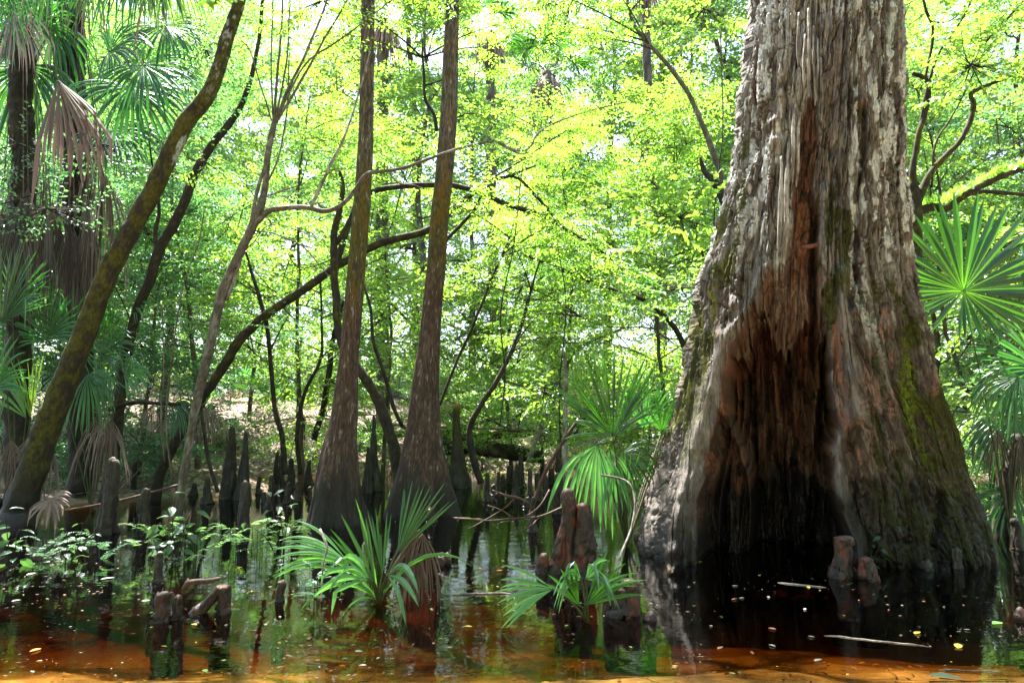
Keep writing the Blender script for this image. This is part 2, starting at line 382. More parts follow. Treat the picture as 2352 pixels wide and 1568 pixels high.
    C = blend(C, (.43, .40, .375), bl * (.35 + .65 * ss(.35, .6, st))); C = blend(C, (.17, .13, .11), bl * ss(.55, .68, n4) * .8)
    C = blend(C, (.045, .032, .026), crk * .7)
    # white and teal lichen crusts
    lreg = np.exp(-((px - 1765) / 35) ** 2) * ss(620, 400, py) + 1.0 * ss(1945, 1965, px) * ss(640, 480, py) + .7 * ss(1940, 1950, px) * ss(2075, 2040, px) * ss(480, 640, py) * ss(900, 600, py) + .5 * ss(1790, 1700, px) * ss(0, 300, py) * ss(700, 500, py) + .75 * ss(60, 0, py)
    li = ss(.565, .60, n4 * .6 + n3 * .4 + .055 * np.clip(lreg, 0, 1.1) - .01) * np.clip(lreg * 2, 0, 1)
    C = blend(C, (.70, .72, .74), li * ss(.36, .47, n5 * .5 + n2 * .5) * .9, .85)
    C = blend(C, (.10, .085, .06), ss(.52, .6, n5 * .4 + n3 * .6) * ss(1960, 2000, px) * ss(700, 500, py) * (1 - li) * .9)
    C = blend(C, (.42, .52, .52), ss(.5, .56, n4) * np.exp(-((px - 2062) / 26) ** 2 - ((py - 80) / 55) ** 2))
    for ex, ey, wx2, wy2 in [(1965, 150, 7, 26), (1966, 490, 9, 24), (1955, 370, 6, 34), (2010, 250, 6, 20), (2034, 235, 7, 26), (1735, 465, 6, 14), (1722, 430, 4, 14), (1748, 440, 9, 20), (1974, 376, 8, 7), (2000, 190, 5, 30), (2080, 500, 4, 12), (1902, 500, 5, 16), (2012, 380, 9, 40)]:
        C = blend(C, (.68, .69, .70), ss(1.3, .7, ((px + jf * 10 - ex) / wx2) ** 2 + ((py - ey + jn * 16) / wy2) ** 2) * front * .92)
    # red wood of groove and hollow
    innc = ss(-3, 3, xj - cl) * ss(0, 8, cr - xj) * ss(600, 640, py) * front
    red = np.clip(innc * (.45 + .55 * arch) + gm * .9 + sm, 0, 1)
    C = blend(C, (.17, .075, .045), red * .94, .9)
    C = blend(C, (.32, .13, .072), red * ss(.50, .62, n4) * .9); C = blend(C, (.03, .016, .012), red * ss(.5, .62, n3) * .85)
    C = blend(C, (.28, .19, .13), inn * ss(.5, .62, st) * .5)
    edge = ss(-4, 18, px - cr) * ss(34, 14, px - cr) * ss(620, 700, py) * ss(1010, 960, py) * front
    C = blend(C, (.33, .13, .065), edge * ss(.4, .6, n4 + .1) * .85)
    # moss
    w1 = (fbm(arc * 7, Z * 3, Z * 0 + 81, 4) - .5); w2 = (fbm(arc * 7, Z * 3, Z * 0 + 88, 4) - .5)
    px = px + w1 * 110; py = py + w2 * 260
    mo = np.exp(-((px - itp(py, [(0, 1755), (400, 1702), (784, 1622), (984, 1580), (1300, 1500)])) / itp(py, [(200, 10), (560, 22), (784, 34), (1100, 26)])) ** 2) * ss(150, 420, py) * ss(1130, 980, py)
    mo2 = .85 * ss(1885, 1905, px) * ss(1958, 1940, px) * ss(430, 520, py) * ss(760, 660, py)
    mo3 = .95 * ss(1950, 2000, px) * ss(560, 700, py) * ss(1180, 1000, py) * (.45 + .55 * np.exp(-((px - 2085 - (py - 850) * .14) / 30) ** 2))
    mo4 = .9 * ss(2080, 2150, px) * ss(760, 900, py) * ss(1300, 1230, py)
    mo5 = .75 * ss(2000, 2060, px) * ss(1130, 1200, py) * ss(1300, 1290, py)
    mo6 = np.exp(-((px - 1970) / 22) ** 2 - ((py - 235) / 28) ** 2) * 1.1
    msk = np.maximum.reduce([mo, mo2, mo3, mo4, mo5, mo6]) * (1 - inn)
    mm = ss(.42, .56, n3 * .5 + n1 * .35 + n5 * .15 + (msk - .62) * .42) * (msk > .05)
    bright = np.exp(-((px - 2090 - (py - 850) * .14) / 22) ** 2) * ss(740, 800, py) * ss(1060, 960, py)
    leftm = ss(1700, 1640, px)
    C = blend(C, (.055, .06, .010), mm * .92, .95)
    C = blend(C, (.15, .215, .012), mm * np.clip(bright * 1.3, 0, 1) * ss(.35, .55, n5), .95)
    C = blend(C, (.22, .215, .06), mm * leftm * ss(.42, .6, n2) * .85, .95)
    px, py = pxt, pyt
    # pink bare patches
    for ex, ey, wx2, wy2 in [(2030, 745, 13, 38), (2055, 965, 14, 75), (1992, 850, 12, 60), (1990, 1120, 16, 60), (2010, 905, 12, 40), (2150, 880, 8, 30), (1975, 1010, 12, 50), (2045, 830, 7, 30)]:
        C = blend(C, (.34, .20, .165), ss(1.4, .6, ((px + jf * 16 - ex) / wx2) ** 2 + ((py - ey + jn * 30) / wy2) ** 2) * front * ss(.38, .5, n2) * .85)
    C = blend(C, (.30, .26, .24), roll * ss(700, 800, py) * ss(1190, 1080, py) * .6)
    # soaked black band above the water
    wl = itp(px, [(1490, .22), (1590, .36), (1620, .60), (1900, .64), (1940, .58), (2100, .66), (2280, .5)]) + (n1 - .5) * .45
    wet = ss(.10, -.16, Z - wl)
    C = blend(C, (.022, .017, .016), wet * .93, .42)
    C = blend(C, (.045, .05, .012), wet * ss(.52, .6, n3) * ss(1960, 2020, px) * .7, .9)
    C = blend(C, (.012, .008, .006), ss(.05, .02, Z) * .9, .25)
    nr, nc = X.shape
    mb = MB(); i = np.arange(nr - 1)[:, None]; j = np.arange(nc)[None]; j2 = (j + 1) % nc
    q = np.stack([i * nc + j, i * nc + j2, (i + 1) * nc + j2, (i + 1) * nc + j], -1).reshape(-1, 4)
    mb.add(np.stack([X, Y, Z], -1).reshape(-1, 3), q, None, C.reshape(-1, 4))
    return mb
g0 = thing('hollow_cypress', 'giant old cypress with flared base and tall rotted hollow standing in red brown water', 'tree', (3.1, 6.1, 0))
part('trunk', giant(), M_bark, g0)
# splinter of wood caught across the slit, torn slabs hanging over the groove
mb = MB()
P, W = pxpath([(1843, 568, 9, 5.47), (1862, 566, 12, 5.44), (1893, 559, 9, 5.46)])
tube(mb, P, W, 7, .03, lambda v: np.c_[np.tile([.21, .085, .05], (len(v), 1)), np.full(len(v), .8)], .25, 30)
part('splinter', mb, M_bark, g0)
mb = MB()
for (x0, y0, x1, y1, w, Y0) in [(1868, 60, 1872, 244, 7, 5.40), (1857, 20, 1858, 215, 9, 5.39), (1879, 90, 1875, 232, 5, 5.41), (1849, 80, 1846, 205, 8, 5.40), (1835, 30, 1832, 150, 8, 5.40), (1825, 250, 1820, 420, 10, 5.44), (1812, 330, 1803, 600, 14, 5.46), (1794, 360, 1788, 585, 12, 5.45), (1838, 260, 1829, 430, 9, 5.46)]:
    P, W = pxpath([(x0, y0, w * .6, Y0 + .05), (x0 * .6 + x1 * .4, y0 * .6 + y1 * .4, w, Y0), (x0 * .15 + x1 * .85, y0 * .15 + y1 * .85, w * .8, Y0), (x1, y1, 2, Y0 + .01)])
    def cf(v):
        n = fbm(v[:, 0] * 60, v[:, 1] * 60, v[:, 2] * 4, 3); return np.c_[lerp(np.array([.16, .12, .10]), np.array([.46, .43, .41]), ss(.35, .6, n)), np.full(len(v), .8)]
    tube(mb, P, W, 8, .04, cf, .45, 26, jit=.03, zf=3)
part('torn_wood', mb, M_bark, g0)
# ------------------------------------------------------------------ colour functions for bark
def col_moss(v, wetz=0.25, moss=.5, lich=.5):
    x, y, z = v[:, 0], v[:, 1], v[:, 2]
    n = fbm(x * 9, y * 9, z * 5, 4); n2 = fbm(x * 30 + 9, y * 30, z * 22, 3); n3 = fbm(x * 16 + 30, y * 16, z * 16, 4)
    c = np.zeros((len(v), 4)); c[:, :3] = (.034, .026, .02); c[:, 3] = .85
    c = blend(c, (.07, .056, .046), ss(.5, .65, n2))
    c = blend(c, (.062, .060, .010), ss(.62 - moss * .3, .75 - moss * .3, n * .6 + n2 * .4), .95)
    c = blend(c, (.105, .10, .02), ss(.62 - moss * .2, .72 - moss * .2, n * .5 + n2 * .5) * .7)
    c = blend(c, (.50, .53, .52), ss(.70 - lich * .06, .72 - lich * .06, n3) * (lich > .3))
    c = blend(c, (.018, .014, .012), ss(wetz + .35, wetz - .25, z + (n - .5) * .6) * .9, .5)
    return c
def col_dark(v):
    x, y, z = v[:, 0], v[:, 1], v[:, 2]
    n = fbm(x * 14, y * 14, z * 10, 4); n2 = fbm(x * 26 + 5, y * 26, z * 26, 3)
    c = np.zeros((len(v), 4)); c[:, :3] = (.024, .018, .015); c[:, 3] = .8
    c = blend(c, (.055, .044, .036), ss(.5, .65, n)); c = blend(c, (.06, .07, .015), ss(.55, .68, n2) * .7)
    return c
def col_grey(v):
    x, y, z = v[:, 0], v[:, 1], v[:, 2]
    n = fbm(x * 12, y * 12, z * 9, 4); n2 = fbm(x * 40 + 5, y * 40, z * 20, 3)
    c = np.zeros((len(v), 4)); c[:, :3] = (.13, .115, .095); c[:, 3] = .8
    c = blend(c, (.26, .25, .23), ss(.5, .65, n)); c = blend(c, (.08, .08, .03), ss(.45, .6, n2) * ss(2.6, 1.4, z) * .9)
    c = blend(c, (.05, .04, .035), ss(.55, .7, 1 - n2) * .7)
    c = blend(c, (.03, .025, .02), ss(.5, .1, z) * .9, .5)
    return c
def col_pale(v):
    n = fbm(v[:, 0] * 14, v[:, 1] * 14, v[:, 2] * 14, 4)
    c = np.zeros((len(v), 4)); c[:, :3] = (.38, .35, .31); c[:, 3] = .8
    return blend(c, (.14, .11, .09), ss(.48, .62, n))
def col_far(v):
    n = fbm(v[:, 0] * 6, v[:, 1] * 6, v[:, 2] * 3, 3)
    c = np.zeros((len(v), 4)); c[:, :3] = (.09, .07, .055); c[:, 3] = .9
    return blend(c, (.20, .17, .14), ss(.45, .62, n))

# ------------------------------------------------------------------ sprays of leaves
def spray(mbT, mbL, P, n, length, leafL, wr=.5, f0=.2, f1=1.0, hi=False, up=.1, sub=4, twr=.004, flat=.35, dens=1.0, colf=None, ns=4, droop=.15, side=None, onlyL=False):
    """leafy side twigs along the polyline P"""
    P = np.asarray(P, float); k = len(P)
    LP = []; LD = []; LN = []
    for q in range(n):
        f = f0 + (f1 - f0) * (q + rng.random()) / n
        i = min(int(f * (k - 1)), k - 2); fr = f * (k - 1) - i
        b = P[i] * (1 - fr) + P[i + 1] * fr; T = nrm(P[i + 1] - P[i])
        a = rng.random() * 2 * np.pi
        d = np.array([math.cos(a), math.sin(a), (rng.random() - .45) * .9 + up])
        d = nrm(d + T * .9)
        L = length * (.5 + rng.random() * .8)
        m = 5; t = np.linspace(0, 1, m)[:, None]
        bend = np.array([rng.normal() * .15, rng.normal() * .15, -droop])
        tw = b + d * L * t + bend * L * t ** 2
        if not onlyL: tube(mbT, tw, np.linspace(twr, twr * .3, m), ns - 1, raw=True, colf=colf)
        segs = [tw]
        for s_ in range(sub):
            f2 = .25 + .7 * (s_ + rng.random()) / sub; i2 = min(int(f2 * (m - 1)), m - 2)
            b2 = tw[i2] + (tw[i2 + 1] - tw[i2]) * (f2 * (m - 1) - i2)
            dd = nrm(np.cross(nrm(tw[i2 + 1] - tw[i2]), [0, 0, 1]) * (1 if s_ % 2 else -1) + nrm(tw[i2 + 1] - tw[i2]) * .8 + rng.normal(size=3) * .22)
            L2 = L * (.30 + .3 * rng.random())
            s2 = b2 + dd * L2 * t[:3] * 2 * .5 + np.array([0, 0, -droop * .6]) * L2 * t[:3] ** 2
            s2 = np.array([b2, b2 + dd * L2 * .5, b2 + dd * L2 + np.array([0, 0, -droop * L2 * .5])])
            segs.append(s2)
        for sg in segs:
            ln = np.sum(np.linalg.norm(np.diff(sg, axis=0), axis=1)); nl = max(2, int(ln / (leafL * .5) * dens))
            ff = np.linspace(.12, 1, nl) * (len(sg) - 1); ii = np.minimum(ff.astype(int), len(sg) - 2); fr2 = (ff - ii)[:, None]
            pos = sg[ii] * (1 - fr2) + sg[ii + 1] * fr2; tg = nrm(sg[ii + 1] - sg[ii])
            sd = np.where(np.arange(nl) % 2 == 0, 1., -1.)[:, None]; sv = nrm(np.cross(tg, [0, 0, 1.0]) + 1e-4)
            dv = nrm(tg * .55 + sv * sd + rng.normal(size=(nl, 3)) * .25 + np.array([0, 0, -.12]))
            nv = np.array([0, 0, 1.0]) + rng.normal(size=(nl, 3)) * flat
            LP.append(pos); LD.append(dv); LN.append(nv)
    if LP:
        LP = np.concatenate(LP); LD = np.concatenate(LD); LN = np.concatenate(LN)
        leaves(mbL, LP, LD, LN, leafL * (.6 + .6 * rng.random(len(LP))), wr, hi)

def px_branch(mb, L, n=10, ds=.05, colf=col_dark, rough=.18, rf=18, jit=.02):
    P, W = pxpath(L); return tube(mb, P, W, n, ds, colf, rough, rf, jit)
def P_of(L): P, W = pxpath(L); return smooth_path(P, W, .08)[0]

# ------------------------------------------------------------------ the two slim cypresses
def slim(L, top, wetz, seed, moss):
    P, W = pxpath(L)
    P[:, 1] = np.linspace(P[0][1], P[0][1], len(P))
    ph = rng.random(6) * 6
    def fl(Pp, ang):
        z = Pp[:, 2][:, None]; g = np.exp(-np.maximum(z, 0) / .75)
        lobes = .5 * np.cos(ang * 3 + ph[0]) + .5 * np.cos(ang * 5 + ph[1]) + .45 * np.cos(ang * 8 + ph[2])
        X = np.cos(ang)[None] ; Yy = np.sin(ang)[None]
        fib = fbm(X * 7 + ph[3], Yy * 7, z * 1.2, 4) - .5; fib2 = fbm(X * 22 + ph[3], Yy * 22, z * 3.2, 3) - .5
        f3 = fbm(X * 45 + ph[3], Yy * 45, z * 9, 2) - .5
        return .93 + .21 * g * lobes + .16 * fib + .10 * fib2 + .05 * f3
    def cf(v):
        x, y, z = v[:, 0], v[:, 1], v[:, 2]; pxx, py = proj(v)
        s = fbm(x * 70, y * 70, z * 3, 3); n = fbm(x * 18, y * 18, z * 5, 4); n5 = fbm(x * 55, y * 55, z * 14 + 8, 3); n2 = fbm(x * 6, y * 6, z * 2, 3)
        c = np.zeros((len(v), 4)); c[:, :3] = (.125, .105, .08); c[:, 3] = .8
        c = blend(c, (.19, .165, .135), ss(.45, .62, s)); c = blend(c, (.045, .032, .024), ss(.46, .6, 1 - n5) * .85)
        c = blend(c, (.20, .12, .055), ss(.5, .62, n) * moss[0])
        m = ss(moss[1] - 140, moss[1] + 60, py) * ss(moss[2] + 90, moss[2] - 90, py)
        c = blend(c, (.115, .105, .018), m * ss(.33, .50, n * .5 + n5 * .5) * .95, .95)
        c = blend(c, (.20, .10, .015), m * ss(.50, .60, n2 * .4 + n * .6) * .7)
        rd = ss(moss[2] - 60, moss[2] + 60, py)
        c = blend(c, (.105, .058, .042), rd * .85); c = blend(c, (.20, .14, .115), rd * ss(.54, .68, s) * .8); c = blend(c, (.06, .035, .03), rd * ss(.52, .66, 1 - n5) * .8)
        c = blend(c, (.42, .40, .38), ss(.725, .745, n5) * .8)
        c = blend(c, (.018, .013, .012), ss(wetz + .3, wetz - .2, z + (n2 - .5) * .7) * .93, .45)
        return c
    mb = MB()
    P = np.vstack([P, top]); W = np.r_[W, W[-1] * .8, ] if len(np.shape(top)) == 1 else np.r_[W, [W[-1] * .9, W[-1] * .45]]
    tube(mb, P, W, 168, .028, cf, flute=fl)
    return mb
def add_crown(root, base, H, rad, nl, seed, mat_=None, leafL=.06, tw=.01):
    """high crown above the picture: limbs and needle sprays"""
    mt, ml = MB(), MB()
    for i in range(nl):
        a = i * 2.4 + seed; zz = base[2] + H * (i + .5) / nl; L = rad * (1 - .5 * i / nl) * (.7 + .5 * rng.random())
        t = np.linspace(0, 1, 7)[:, None]
        Pl = np.array([base[0], base[1], zz]) + np.array([math.cos(a), math.sin(a), .25]) * L * t + np.array([0, 0, -.25 * L]) * t ** 2
        tube(mt, Pl, np.linspace(.045, .008, 7), 6, .15, col_far)
        spray(mt, ml, Pl, 16, .75, leafL, .45, colf=col_far)
    part('limbs', mt, M_bark2, root); part('crown', ml, mat_ or M_leafA, root, smooth=False, usecol=False)
YA, YB = 7.66, 8.5
LA = [(772, 1330, 190, YA), (770, 1235, 158, YA), (769, 1195, 138, YA), (769, 1140, 112, YA), (772, 1084, 98, YA), (778, 1034, 84, YA), (786, 984, 70, YA), (792, 934, 62, YA), (798, 860, 52, YA), (805, 784, 46, YA), (812, 700, 45, YA), (820, 600, 44, YA), (829, 500, 44, YA), (839, 350, 39, YA), (842, 250, 37, YA), (844, 100, 36, YA), (845, 0, 35, YA), (847, -150, 34, YA)]
LB = [(966, 1310, 205, YB), (966, 1215, 172, YB), (967, 1170, 150, YB), (968, 1140, 140, YB), (970, 1084, 116, YB), (973, 984, 84, YB), (977, 884, 64, YB), (985, 800, 54, YB), (993, 700, 49, YB), (1003, 600, 47, YB), (1010, 500, 46, YB), (1022, 380, 45, YB), (1031, 250, 43, YB), (1036, 100, 38, YB), (1040, 0, 34, YB), (1045, -150, 31, YB)]
for L, Yt, lab, moss, sd in [(LA, YA, 'slim straight cypress left of its twin, orange and moss streaked trunk rising from the water', (.35, 420, 700), 1.0), (LB, YB, 'slim cypress right of its twin, darker mossy trunk crossed by a thin grey branch', (.45, 440, 640), 2.2)]:
    b = at(L[2][0], L[2][1], Yt)
    r = thing('slim_cypress', lab, 'tree', (b[0], Yt, 0), 'pair of slim cypresses')
    e = at(L[-1][0], L[-1][1], Yt)
    top = np.array([[e[0] + .1, Yt, 8.5], [e[0] + .2, Yt, 13.5]])
    part('trunk', slim(L, top, .42, sd, moss), M_bark, r)
    add_crown(r, (e[0] + .1, Yt, 8.2), 5, 2.0, 12, sd)
# hollow cypress crown, high above
add_crown(g0, (3.2, 6.1, 9.5), 5, 2.6, 12, .5)

# ------------------------------------------------------------------ leaning mossy trunk, left
Y1 = 7.75
L1 = [(5, 1300, 150, Y1 - .1), (30, 1225, 118, Y1 - .1), (42, 1184, 104, Y1), (55, 1134, 92, Y1), (90, 1034, 82, Y1), (135, 919, 76, Y1), (170, 834, 71, Y1), (192, 775, 67, Y1), (215, 710, 64, Y1), (260, 605, 60, Y1), (310, 515, 56, Y1), (352, 430, 54, Y1), (392, 348, 52, Y1), (432, 272, 50, Y1), (472, 226, 46, Y1), (497, 170, 43, Y1), (518, 100, 40, Y1), (536, 40, 37, Y1), (551, -10, 35, Y1), (575, -130, 34, Y1), (590, -400, 30, Y1), (600, -800, 20, Y1)]
r = thing('leaning_tree', 'thick moss covered trunk with white lichen spots leaning right from the left edge', 'tree', ground(42, 1190))
mb = MB(); P, W = pxpath(L1); W = W * .86; 
def cfL(v):
    c = col_moss(v, .55, .75, .0); x_, y_ = proj(v)
    n = fbm(v[:, 0] * 26, v[:, 1] * 26, v[:, 2] * 20, 3)
    c = blend(c, (.48, .50, .50), ss(.63, .66, n) * ss(300, 60, y_) * .8)
    return blend(c, (.52, .55, .54), ss(1.1, .5, ((x_ - 413 + (y_ - 340) * .35) / 11) ** 2 + ((y_ - 345) / 40) ** 2) * ss(.36, .48, n) * .9)
tube(mb, P, W, 72, .03, cfL, .14, 9, .03)
px_branch(mb, [(5, 1160, 30, Y1), (-30, 1140, 26, Y1), (-80, 1120, 20, Y1)], colf=lambda v: col_moss(v, .7, .3, 0))
part('trunk', mb, M_bark2, r)
add_crown(r, at(590, -350, Y1) , 4, 1.8, 8, 4.0, M_leafB)

# second dark leaning tree behind it
Y2 = 9.6
r = thing('leaning_tree', 'thin black trunk leaning right, directly behind the thick mossy leaning one', 'tree', ground(270, 1130))
mb = MB(); mbl = MB()
La = [(238, 1160, 34, Y2), (262, 1040, 30, Y2), (280, 880, 28, Y2), (296, 790, 26, Y2), (320, 700, 25, Y2), (345, 645, 25, Y2), (365, 577, 26, Y2), (400, 515, 25, Y2), (425, 460, 24, Y2), (450, 395, 22, Y2), (490, 330, 20, Y2), (530, 280, 18, Y2), (560, 225, 14, Y2), (590, 120, 10, Y2), (610, -60, 8, Y2)]
px_branch(mb, La, 14, .05, lambda v: col_moss(v, .4, .15, .15)); px_branch(mb, [(360, 585, 12, Y2), (358, 530, 11, Y2), (366, 480, 9, Y2), (352, 400, 6, Y2), (340, 300, 4, Y2)])
spray(mb, mbl, P_of(La[8:]), 26, .8, .075, .5, colf=col_dark)
part('trunk', mb, M_bark2, r); part('crown', mbl, M_leafC, r, False, usecol=False)

# grey many-stemmed slender tree, with the long crossing branch
Y3 = 7.0
r = thing('slender_tree', 'pale grey slender tree forking into thin rods, one long branch crossing both slim cypresses', 'tree', ground(415, 1200))
mb = MB(); ml = MB()
stem = [(408, 1235, 20, Y3), (415, 1134, 20, Y3), (440, 984, 21, Y3), (460, 884, 22, Y3), (482, 795, 23, Y3), (508, 680, 24, Y3), (530, 625, 22, Y3), (556, 570, 22, Y3), (585, 505, 24, Y3), (606, 445, 17, Y3), (616, 350, 15, Y3), (630, 280, 14, Y3)]
px_branch(mb, stem, 16, .04, col_grey, .2, 14, .01)
px_branch(mb, [(520, 690, 9, Y3), (548, 610, 9, Y3), (560, 560, 9, Y3)], 7, .04, col_grey)
px_branch(mb, [(575, 525, 11, Y3), (590, 445, 10, Y3), (608, 380, 9, Y3), (632, 285, 8, Y3)], 7, .04, col_grey)
for e in [[(630, 282, 8), (638, 150, 7), (650, 0, 5), (655, -200, 4)], [(632, 280, 9), (670, 190, 8), (712, 100, 7), (750, 0, 6), (790, -150, 4)], [(634, 282, 8), (690, 190, 7), (740, 100, 6), (782, 28, 5), (850, -100, 3)], [(628, 285, 5), (624, 160, 4), (626, 0, 4), (630, -200, 3)], [(634, 270, 6), (656, 160, 5), (664, 60, 4), (668, -80, 3)], [(640, 262, 6), (700, 150, 5), (760, 105, 5), (830, 55, 4), (900, 0, 3), (960, -60, 2)], [(600, 445, 6), (640, 360, 5), (660, 240, 4), (665, 120, 3)], [(628, 290, 4), (600, 200, 4), (575, 120, 3), (548, 85, 2)]]:
    px_branch(mb, [(a, b_, c_, Y3 + .05 * i) for i, (a, b_, c_) in enumerate(e)], 6, .06, col_grey, .1)
arc = [(590, 510, 17, Y3), (615, 485, 15, Y3), (645, 479, 13, Y3), (700, 476, 12, Y3), (750, 485, 12, Y3), (790, 466, 11, Y3), (818, 432, 10, Y3), (842, 400, 10, Y3 - .05), (880, 393, 8, Y3), (930, 385, 8, Y3), (985, 365, 7, Y3 + .05), (1060, 340, 7, Y3 + .2), (1138, 325, 6, Y3 + .3), (1165, 338, 5, Y3 + .4), (1185, 346, 5, Y3 + .4), (1215, 340, 4, Y3 + .5), (1245, 298, 4, Y3 + .5), (1330, 262, 3.5, Y3 + .6), (1440, 234, 3, Y3 + .7)]
px_branch(mb, arc, 9, .04, col_grey, .15, 20, .006)
px_branch(mb, [(715, 473, 9, Y3), (735, 430, 8, Y3), (757, 385, 8, Y3), (783, 335, 7, Y3), (800, 290, 6, Y3 + .1), (825, 215, 5, Y3 + .3), (850, 120, 4, Y3 + .5)], 8, .04, col_pale, .15)
px_branch(mb, [(895, 398, 4, Y3), (915, 420, 4, Y3), (950, 425, 3, Y3), (975, 435, 2, Y3)], 5, .04, col_grey)
px_branch(mb, [(1138, 325, 4, Y3 + .3), (1175, 345, 4, Y3 + .3), (1200, 354, 3.5, Y3 + .3), (1215, 350, 2.5, Y3 + .3)], 5, .04, col_grey)
px_branch(mb, [(585, 530, 4, Y3), (640, 540, 4, Y3), (700, 570, 3, Y3), (760, 640, 2.5, Y3)], 5, .06, col_grey)
spray(mb, ml, P_of(arc[9:]), 18, .35, .05, .42, colf=col_grey, twr=.002)
spray(mb, ml, P_of([(660, 200, 5, Y3), (720, 90, 5, Y3), (790, -60, 4, Y3)]), 14, .5, .055, .45, colf=col_grey, twr=.002)
spray(mb, ml, P_of([(700, 150, 5, Y3), (830, 55, 4, Y3), (960, -60, 2, Y3)]), 12, .5, .055, .45, colf=col_grey, twr=.002)
part('trunk', mb, M_bark2, r); part('crown', ml, M_leafA, r, False, usecol=False)

# dark arching tree
Y4 = 10.2
r = thing('arching_tree', 'black trunk arching up rightward from the far water behind both slim cypresses', 'tree', ground(365, 1130))
mb = MB(); ml = MB()
A1 = [(355, 1160, 28, Y4), (370, 1085, 25, Y4), (420, 985, 25, Y4), (470, 905, 24, Y4), (520, 832, 24, Y4), (546, 786, 24, Y4), (600, 732, 22, Y4), (650, 697, 21, Y4), (700, 663, 21, Y4), (760, 620, 19, Y4), (800, 596, 19, Y4), (850, 570, 19, Y4), (900, 550, 18, Y4), (980, 530, 17, Y4), (1035, 485, 16, Y4), (1080, 450, 14, Y4), (1120, 418, 11, Y4), (1165, 405, 8, Y4), (1230, 380, 5, Y4)]
A2 = [(770, 620, 16, Y4), (800, 520, 14, Y4), (830, 460, 13, Y4), (862, 437, 13, Y4), (920, 428, 13, Y4), (990, 425, 14, Y4), (1045, 427, 13, Y4), (1110, 445, 12, Y4), (1165, 470, 12, Y4), (1230, 490, 12, Y4), (1290, 520, 9, Y4), (1340, 552, 7, Y4), (1400, 590, 4, Y4)]
A3 = [(1025, 550, 9, Y4), (1060, 515, 9, Y4), (1090, 480, 8, Y4), (1110, 440, 6, Y4)]
A4 = [(1165, 405, 6, Y4), (1190, 410, 7, Y4), (1230, 450, 7, Y4), (1265, 490, 8, Y4), (1300, 530, 7, Y4), (1360, 560, 5, Y4), (1430, 620, 4, Y4)]
cm = lambda v: col_moss(v, .4, .35, .1)
for A in (A1, A2): px_branch(mb, A, 16, .05, cm)
for A in (A3, A4, [(1080, 440, 5, Y4), (1180, 380, 5, Y4), (1300, 300, 4, Y4)]): px_branch(mb, A, 8, .06, col_dark)
for A, n_ in ((A1[13:], 16), (A2[5:], 26), (A4, 20), ([(1080, 440, 5, Y4), (1180, 380, 5, Y4), (1300, 300, 4, Y4)], 18)): spray(mb, ml, P_of(A), n_, .75, .07, .5, colf=col_dark, twr=.004)
part('trunk', mb, M_bark2, r); part('crown', ml, M_leafA, r, False, usecol=False)

# crooked dark tree between the cypresses
Y5 = 8.9
r = thing('crooked_tree', 'crooked black trunk twisting down beside the left slim cypress to the base of its twin', 'tree', ground(914, 1155))
mb = MB(); ml = MB()
B1 = [(930, 1180, 34, Y5), (912, 1062, 28, Y5), (902, 1010, 26, Y5), (874, 934, 25, Y5), (844, 878, 24, Y5), (815, 838, 22, Y5), (788, 795, 20, Y5), (774, 740, 19, Y5), (773, 690, 18, Y5), (768, 620, 18, Y5), (768, 540, 17, Y5), (780, 480, 14, Y5), (788, 430, 11, Y5), (780, 392, 8, Y5)]
px_branch(mb, B1, 16, .04, cm, .25, 16, .03)
px_branch(mb, [(772, 560, 13, Y5), (800, 515, 12, Y5), (815, 470, 9, Y5), (822, 400, 5, Y5)], 8, .05)
px_branch(mb, [(925, 980, 9, Y5 + .2), (905, 935, 10, Y5 + .2), (880, 850, 9, Y5 + .2), (858, 780, 8, Y5 + .2), (850, 700, 7, Y5 + .2), (830, 640, 6, Y5 + .3)], 8, .05)
spray(mb, ml, P_of(B1[9:]), 12, .6, .065, .5, colf=col_dark)
part('trunk', mb, M_bark2, r); part('crown', ml, M_leafB, r, False, usecol=False)

